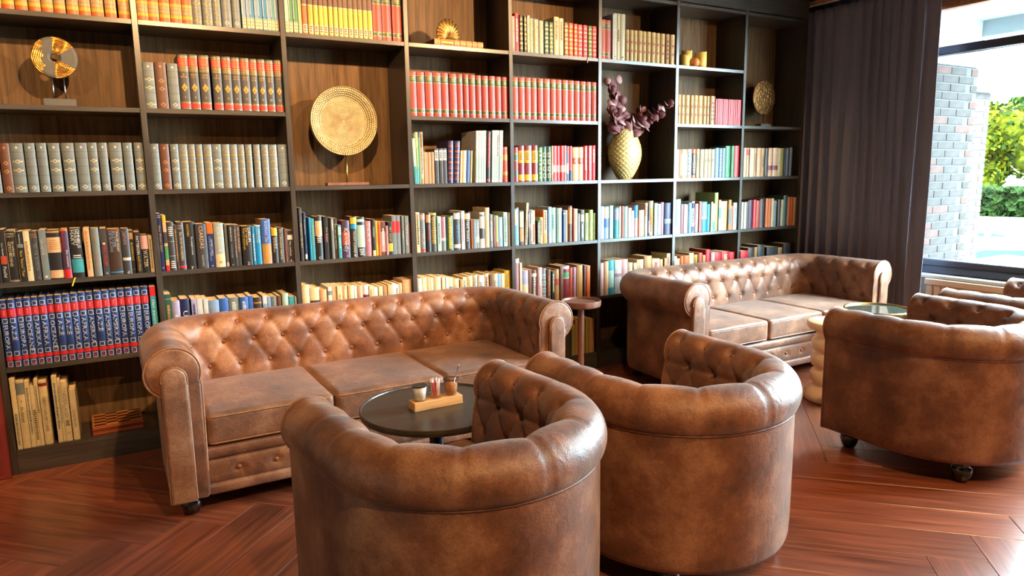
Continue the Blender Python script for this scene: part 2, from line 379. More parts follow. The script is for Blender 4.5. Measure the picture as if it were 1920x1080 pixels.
class Spine:
    """one book in its own frame: x across the spine, y into the shelf, z up; spine bulges towards -y"""
    def __init__(s, w, h, d, bulge): s.w, s.h, s.d, s.b = w, h, d, bulge
    def y(s, x): t = 2 * x / s.w - 1; return s.b * t * t
    def strip(s, mb, x0, x1, z0, z1, off=0.0004):
        k = 6; xs = [x0 + (x1 - x0) * i / k for i in range(k + 1)]
        mb.add([(x, s.y(x) - off, z) for z in (z0, z1) for x in xs], [(i, i + 1, k + 2 + i, k + 1 + i) for i in range(k)])
    def poly(s, mb, pts, off=0.0007): mb.add([(x, s.y(x) - off, z) for x, z in pts], [tuple(range(len(pts)))])
    def text_v(s, mb, txt, z0, z1, xc, maxh, off=0.0008):
        V, F, tw = text2d(txt); L = z1 - z0
        k = min(L / tw, maxh / 0.7); ks = min(L / tw, k * 1.5)
        zt = z0 + (L + tw * ks) / 2
        mb.add([(xc - 0.35 * k + b * k, s.y(xc - 0.35 * k + b * k) - off, zt - a * ks) for a, b in V], [q for q in F])
    def text_h(s, mb, txt, zc, maxw, maxh, off=0.0008):
        V, F, tw = text2d(txt); k = min(maxw / tw, maxh / 0.7); x0 = s.w / 2 - tw * k / 2
        mb.add([(x0 + a * k, s.y(x0 + a * k) - off, zc - 0.35 * k + b * k) for a, b in V], F)
    def lozenge(s, mb, zc, rx, rz, inner=None):
        c = s.w / 2
        if inner is None:
            q = [i / 4 - 1 for i in range(9)]
            V = [(c + rx * t, s.y(c + rx * t) - 0.0009, zc + sg * rz * (1 - abs(t))) for sg in (-1, 1) for t in q]
            mb.add(V, [(i, i + 1, 10 + i, 9 + i) for i in range(8)]); return
        o = [(c - rx, zc), (c, zc - rz), (c + rx, zc), (c, zc + rz)]; i = [(c + (x - c) * inner, zc + (z - zc) * inner) for x, z in o]
        for a in range(4): b = (a + 1) % 4; s.poly(mb, [o[a], o[b], i[b], i[a]])
    def cover(s, mb, t):
        k = 8; xs = [s.w * i / k for i in range(k + 1)]
        out = [(0, s.d)] + [(x, s.y(x)) for x in xs] + [(s.w, s.d)]
        inn = [(t, s.d)] + [(t + (s.w - 2 * t) * i / k, s.y(xs[i]) + t) for i in range(k + 1)] + [(s.w - t, s.d)]
        n = len(out); V = [(x, y, 0) for x, y in out] + [(x, y, 0) for x, y in inn] + [(x, y, s.h) for x, y in out] + [(x, y, s.h) for x, y in inn]
        F = []
        for i in range(n - 1):
            F += [(i, i + 1, 2 * n + i + 1, 2 * n + i), (n + i + 1, n + i, 3 * n + i, 3 * n + i + 1), (2 * n + i, 2 * n + i + 1, 3 * n + i + 1, 3 * n + i), (i + 1, i, n + i, n + i + 1)]
        F += [(0, 2 * n, 3 * n, n), (n - 1, 2 * n - 1, 4 * n - 1, 3 * n - 1)]
        mb.add(V, F)

KIND = dict(ORA=('encyclopedia_volume', 'org'), GRY=('leather_volume', 'gry'), MAG=('magazine', ''), YLW=('hardback_book', ''), RED=('encyclopedia_volume', 'red'), CRE=('leather_volume', 'crm'),
    WPR=('encyclopedia_volume', 'dgr'), PAP=('paperback_book', 'red'), EUR=('encyclopedia_volume', 'blu'))
MARKRNG = random.Random(3)

def make_book(col, row, idx, n, x, w, h, spec):
    tk = spec.split(' '); st = tk[0]; w_m, h_m = w / 1000, h / 1000
    kind, c = KIND.get(st, ('paperback_book' if w < 26 or row in (4, 5) and w < 30 else 'hardback_book', st))
    arg = tk[1] if len(tk) > 1 else ''
    if st in ('MAG', 'YLW'): c = arg
    if st == 'CRE' and arg == 'tan': c = 'tan'
    if st == 'GRY' and arg == 'brown': c = 'brn'
    if st == 'CRE' and arg != 'tan': c = 'cro'
    if st == 'RED': c = 'vrd'
    if st == 'EUR': c = 'eur'
    hard = kind in ('encyclopedia_volume', 'leather_volume', 'hardback_book')
    d = min(0.27, max(0.115, h_m * (0.66 + 0.06 * MARKRNG.random()))) if kind != 'magazine' else 0.2
    sp = Spine(w_m, h_m, d, min(0.006, 0.16 * w_m) if hard else 0.0012)
    y0 = 0.008 + (0.004 * MARKRNG.random() if row < 4 else 0.010 * MARKRNG.random())
    lean = [float(t[1:]) for t in tk if t[0] == 'L' and len(t) < 4]
    feats = []
    root = bpy.data.objects.new(kind, None); COL.objects.link(root); root.location = (x / 1000, y0, SZ[row - 1] + 0.0004); root.empty_display_size = 0.02
    if lean: root.rotation_euler = (0, math.radians(lean[0]), 0); root.location.z += max(0, w_m * math.sin(math.radians(lean[0]))) + 0.0003; root.location.x += max(0, -h_m * math.sin(math.radians(lean[0])))
    cv = MB(); sp.cover(cv, 0.0022 if hard else 0.0008); slots = [c]
    e = 0.003 if hard else 0.0004; t = 0.0022 if hard else 0.0008
    mb = MB(); mb.box(t, w_m - t, sp.b + t + 0.001, d - (0.004 if hard else 0.0002), e, h_m - e); put('pages', mb.mesh('pages', M_PAGES), root)
    prints = {}
    def P(cc, nm='spine_stripe'):
        if nm == 'spine_lettering': prints[len(prints)] = (cc, MB()); return prints[len(prints) - 1][1]
        if cc not in slots: slots.append(cc)
        cv.cur = slots.index(cc); return cv
    W_ = w_m
    if st == 'ORA':
        for z0, z1 in ((0.02, 0.036), (0.075, 0.088), (0.20, 0.212)): sp.strip(P('yel'), 0, W_, z0, z1)
        sp.strip(P('tan'), 0, W_, 0.0365, 0.0745)
        a, b = arg.split('/')
        if a: sp.text_h(P('crm', 'spine_lettering'), a, 0.066, W_ * 0.86, 0.013)
        if b: sp.text_h(P('crm', 'spine_lettering'), b, 0.047, W_ * 0.86, 0.013)
        feats.append('lettered ' + (a or b or 'EGYP').lower())
    elif st == 'RED':
        for z0, z1 in ((0.60 + 0.17, 0.91), (0.09, 0.16)): sp.strip(P('dgn'), 0, W_, z0 * h_m, z1 * h_m)
        for z in (0.765, 0.915, 0.085, 0.165): sp.strip(P('gld'), 0, W_, (z - 0.006) * h_m, (z + 0.006) * h_m, 0.0006)
        for z in (0.88, 0.855, 0.825): sp.strip(P('gld'), W_ * 0.2, W_ * 0.8, (z - 0.006) * h_m, (z + 0.004) * h_m, 0.0008)
        sp.lozenge(P('gld'), 0.125 * h_m, W_ * 0.12, W_ * 0.12)
        feats.append('with dark green gilt labels')
    elif st == 'EUR':
        nm = arg
        for z0, z1 in ((0.745, 0.865), (0.10, 0.155)): sp.strip(P('red'), 0, W_, z0 * h_m, z1 * h_m)
        for zc, r in ((0.915, 0.034), (0.69, 0.034), (0.20, 0.034), (0.045, 0.04)):
            for a0, a1, b0, b1 in ((0.16, 0.84, zc + r - 0.008, zc + r), (0.16, 0.84, zc - r, zc - r + 0.008), (0.16, 0.24, zc - r, zc + r), (0.76, 0.84, zc - r, zc + r)):
                sp.strip(P('lgr'), W_ * a0, W_ * a1, b0 * h_m, b1 * h_m)
        sp.poly(P('red'), [(W_ * 0.36, 0.028 * h_m), (W_ * 0.46, 0.028 * h_m), (W_ * 0.46, 0.066 * h_m), (W_ * 0.36, 0.066 * h_m)]); sp.poly(P('red'), [(W_ * 0.46, 0.028 * h_m), (W_ * 0.68, 0.028 * h_m), (W_ * 0.68, 0.04 * h_m), (W_ * 0.46, 0.04 * h_m)])
        L = 0.42 * h_m * min(1, len(nm) / 7.0)
        sp.text_v(P('lgr', 'spine_lettering'), nm, 0.63 * h_m - L, 0.63 * h_m, W_ / 2, W_ * 0.56)
        sp.text_v(P('pnk', 'spine_lettering'), 'Atlas', 0.77 * h_m, 0.845 * h_m, W_ / 2, W_ * 0.32)
        feats.append('with red bands lettered ' + nm.lower().replace('ë', 'e'))
    elif st == 'WPR':
        q = arg.split('/'); q += [''] * (3 - len(q))
        sp.strip(P('red'), 0, W_, 0.785 * h_m, 0.93 * h_m); sp.strip(P('red'), 0, W_, 0.03 * h_m, 0.105 * h_m)
        for z in (0.94, 0.965, 0.775, 0.75, 0.725, 0.70, 0.115, 0.135, 0.018): sp.strip(P('gld'), 0, W_, (z - 0.005) * h_m, (z + 0.004) * h_m, 0.0007)
        for i, s_ in enumerate(('GROTE', 'WINKLER', 'PRINS')): sp.text_h(P('gld', 'spine_lettering'), s_, (0.895 - 0.037 * i) * h_m, W_ * 0.8, 0.0085)
        if q[1]: sp.text_h(P('gld', 'spine_lettering'), q[1], 0.635 * h_m, W_ * 0.62, 0.009)
        if q[2]: sp.text_h(P('gld', 'spine_lettering'), q[2], 0.592 * h_m, W_ * 0.62, 0.009)
        sp.lozenge(P('gld'), 0.40 * h_m, W_ * 0.32, 0.078 * h_m); sp.poly(P('dgr'), [(W_ * 0.42, 0.365 * h_m), (W_ * 0.58, 0.365 * h_m), (W_ * 0.54, 0.40 * h_m), (W_ * 0.46, 0.40 * h_m)], 0.0010)
        sp.text_h(P('crm', 'spine_lettering'), q[0], 0.225 * h_m, W_ * 0.3, 0.009)
        feats.append('with red labels and gilt diamond, volume ' + 'one two three four five six seven eight nine ten eleven'.split()[int(q[0]) - 1])
    elif st == 'GRY':
        v = arg; cc = {'gilt': 'gld', 'light': 'crm', 'worn': 'lgr', 'brown': 'tan'}[v]
        zs = {'gilt': (0.08, 0.43, 0.60), 'light': (0.09, 0.45, 0.63), 'worn': (0.09,), 'brown': (0.09, 0.43, 0.60)}[v]
        for z in zs:
            sp.lozenge(P(cc), z * h_m, W_ * 0.27, 0.045 * h_m, 0.55)
            if v in ('gilt', 'light'):
                for s_ in (-1, 1): sp.poly(P(cc), [(W_ / 2 + s_ * W_ * t_, z * h_m + u_ * h_m) for t_, u_ in ((0.25, 0.0), (0.33, -0.022), (0.41, 0.0), (0.33, 0.022))][::s_])
        if v == 'gilt':
            sp.lozenge(P(cc), 0.255 * h_m, W_ * 0.4, 0.055 * h_m, 0.72); sp.lozenge(P(cc), 0.89 * h_m, W_ * 0.4, 0.07 * h_m, 0.75); sp.strip(P(cc), W_ * 0.12, W_ * 0.88, 0.74 * h_m, 0.775 * h_m)
        else: sp.lozenge(P(cc), 0.91 * h_m, W_ * 0.14, 0.03 * h_m)
        for z in (0.165, 0.345, 0.52, 0.69, 0.82): sp.strip(P('gld' if v == 'gilt' else 'dgr'), 0, W_, z * h_m - 0.0006, z * h_m + 0.0006)
        feats.append({'gilt': 'with bright gilt lozenges', 'light': 'with pale gilt lozenges', 'worn': 'with worn plain spine', 'brown': 'faded to brown'}[v])
    elif st == 'CRE':
        for z in (0.12, 0.26, 0.40, 0.54, 0.68, 0.82): sp.strip(P('tan'), 0, W_, z * h_m - 0.0012, z * h_m + 0.0012)
        for z in ((0.33, 0.61) if arg != 'tan' else (0.2, 0.33, 0.47, 0.61, 0.75)): sp.strip(P('rst' if arg != 'tan' else 'mar'), W_ * 0.2, W_ * 0.8, (z - 0.035) * h_m, (z + 0.035) * h_m)
        feats.append('with small red spine labels' if arg != 'tan' else 'with a row of dark labels')
    elif st == 'MAG':
        sp.strip(P('crm'), 0, W_, 0.02 * h_m, 0.22 * h_m); sp.strip(P('wht'), 0, W_ * 0.16, 0.28 * h_m, h_m)
        for z in (0.08, 0.14, 0.2): sp.strip(P('gry'), W_ * 0.2, W_ * 0.8, z * h_m - 0.002, z * h_m + 0.002, 0.0007)
        feats.append('with cream foot')
    elif st == 'YLW':
        sp.strip(P('crm'), 0, W_, 0.03 * h_m, 0.20 * h_m)
        for z in (0.07, 0.12, 0.16): sp.strip(P('brn'), W_ * 0.25, W_ * 0.75, z * h_m - 0.003, z * h_m + 0.003, 0.0007)
        sp.strip(P('crm'), 0, W_, 0.575 * h_m, 0.60 * h_m); sp.strip(P('brn'), 0, W_, 0.60 * h_m, h_m, 0.0003)
        feats.append('with pale foot label')
    else:
        tn = 0; tcols = []
        for k in tk[1:]:
            if k[0] == 'L' or ':' not in k: continue
            p = k.split(':'); cc = p[1]
            if p[0] == 'b':
                a, b = (float(q) for q in p[1].split('-')); cc = p[2]
                sp.strip(P(cc), 0, W_, a * h_m, b * h_m, 0.0004 + 0.0001 * (cv.cur + 1)); feats.append(CN[cc] + ' band')
            elif p[0] in ('t', 't2', 't3'):
                a, b = (float(q) for q in p[2].split('-'))
                many = sum(1 for q in tk if q.split(':')[0] in ('t2', 't3'))
                xc = W_ / 2
                if many: xc = W_ * (0.5 + (many / 2.0 - {'t': 0, 't2': 1, 't3': 2}[p[0]]) * (-0.30 if many == 1 else -0.26))
                sp.text_v(P(cc, 'spine_lettering'), p[3].replace('_', ' '), a * h_m, b * h_m, xc, W_ * (0.5 if not many else 0.26)); feats.insert(0, CN[cc] + ' lettering')
            elif p[0] == 'h':
                sp.text_h(P(cc, 'spine_lettering'), p[3], float(p[2]) * h_m, W_ * 0.8, min(0.016, W_ * 0.4))
            elif p[0] == 'm':
                a, b = (float(q) for q in p[2].split('-')); z = b * h_m; tw = max(0.0012, W_ * 0.22)
                while z > a * h_m:
                    L = MARKRNG.uniform(0.004, 0.012)
                    sp.strip(P(cc), W_ / 2 - tw, W_ / 2 + tw * MARKRNG.uniform(0.4, 1), max(a * h_m, z - L), z, 0.0009); z -= L + MARKRNG.uniform(0.0015, 0.004)
                feats.append('faint ' + CN[cc] + ' title')
            elif p[0] == 'q':
                a, b = (float(q) for q in p[2].split('-')); z = b * h_m
                while z > a * h_m:
                    ww = MARKRNG.uniform(0.22, 0.36); sp.strip(P(cc), W_ * (0.5 - ww), W_ * (0.5 + ww), max(a * h_m, z - 0.005), z, 0.0010); z -= 0.010
                feats.append(CN[cc] + ' title lines')
            elif p[0] == 's':
                for i in range(7):
                    z = (0.08 + 0.13 * i) * h_m; sp.strip(P(cc), W_ * 0.1, W_ * 0.9, z, z + 0.006 * (1 + i % 2), 0.0006)
                    if i % 2 == 0: sp.lozenge(P(cc), z + 0.06 * h_m, W_ * 0.3, 0.03 * h_m, 0.5)
                feats.append('banded in ' + CN[cc])
            elif p[0] == 'o':
                for i in range(4):
                    zc = (0.16 + 0.2 * i) * h_m; r = 0.065 * h_m; q = W_ * 0.38
                    for x0, x1, z0, z1 in ((-q, q, r * 0.7, r), (-q, q, -r, -r * 0.7), (-q, -q * 0.6, -r, r), (q * 0.6, q, -r, r)): sp.strip(P(cc), W_ / 2 + x0, W_ / 2 + x1, zc + z0, zc + z1)
                feats.append('with framed ' + CN[cc] + ' panels')
            elif p[0] == 'f':
                for x0, x1, z0, z1 in ((0.03, 0.97, 0.01, 0.016), (0.03, 0.97, 0.984, 0.99), (0.03, 0.07, 0.01, 0.99), (0.93, 0.97, 0.01, 0.99)): sp.strip(P(cc), W_ * x0, W_ * x1, z0 * h_m, z1 * h_m)
    put('cover', cv.mesh('cover', [bmat(q) for q in slots]), root)
    for cc, mb in prints.values(): put('spine_lettering', mb.mesh('spine_lettering', bmat(cc)), root)
    seen = []; [seen.append(q) for q in feats if q not in seen]
    word = {'encyclopedia_volume': 'volume', 'leather_volume': 'leather volume', 'magazine': 'magazine', 'paperback_book': 'paperback', 'hardback_book': 'hardback'}[kind]
    ft = seen[0] if seen else ''
    if ft and not ft.startswith(('with', 'lettered', 'banded', 'faded')): ft = 'with ' + ft
    place = '%s from left, %s of %s bay' % (ORD[idx], ROW[row], BAY[col - 1])
    lab = ('%s %s %s, %s' % (CN[c], word, ft, place)).replace(' ,', ',')
    if len(lab.replace(',', '').split()) > 16: lab = '%s %s, %s' % (CN[c], word, place)
    root['label'] = lab; root['category'] = 'magazine' if kind == 'magazine' else 'book'
    root['group'] = 'books on the %s of the %s bay' % (ROW[row], BAY[col - 1])
    return root

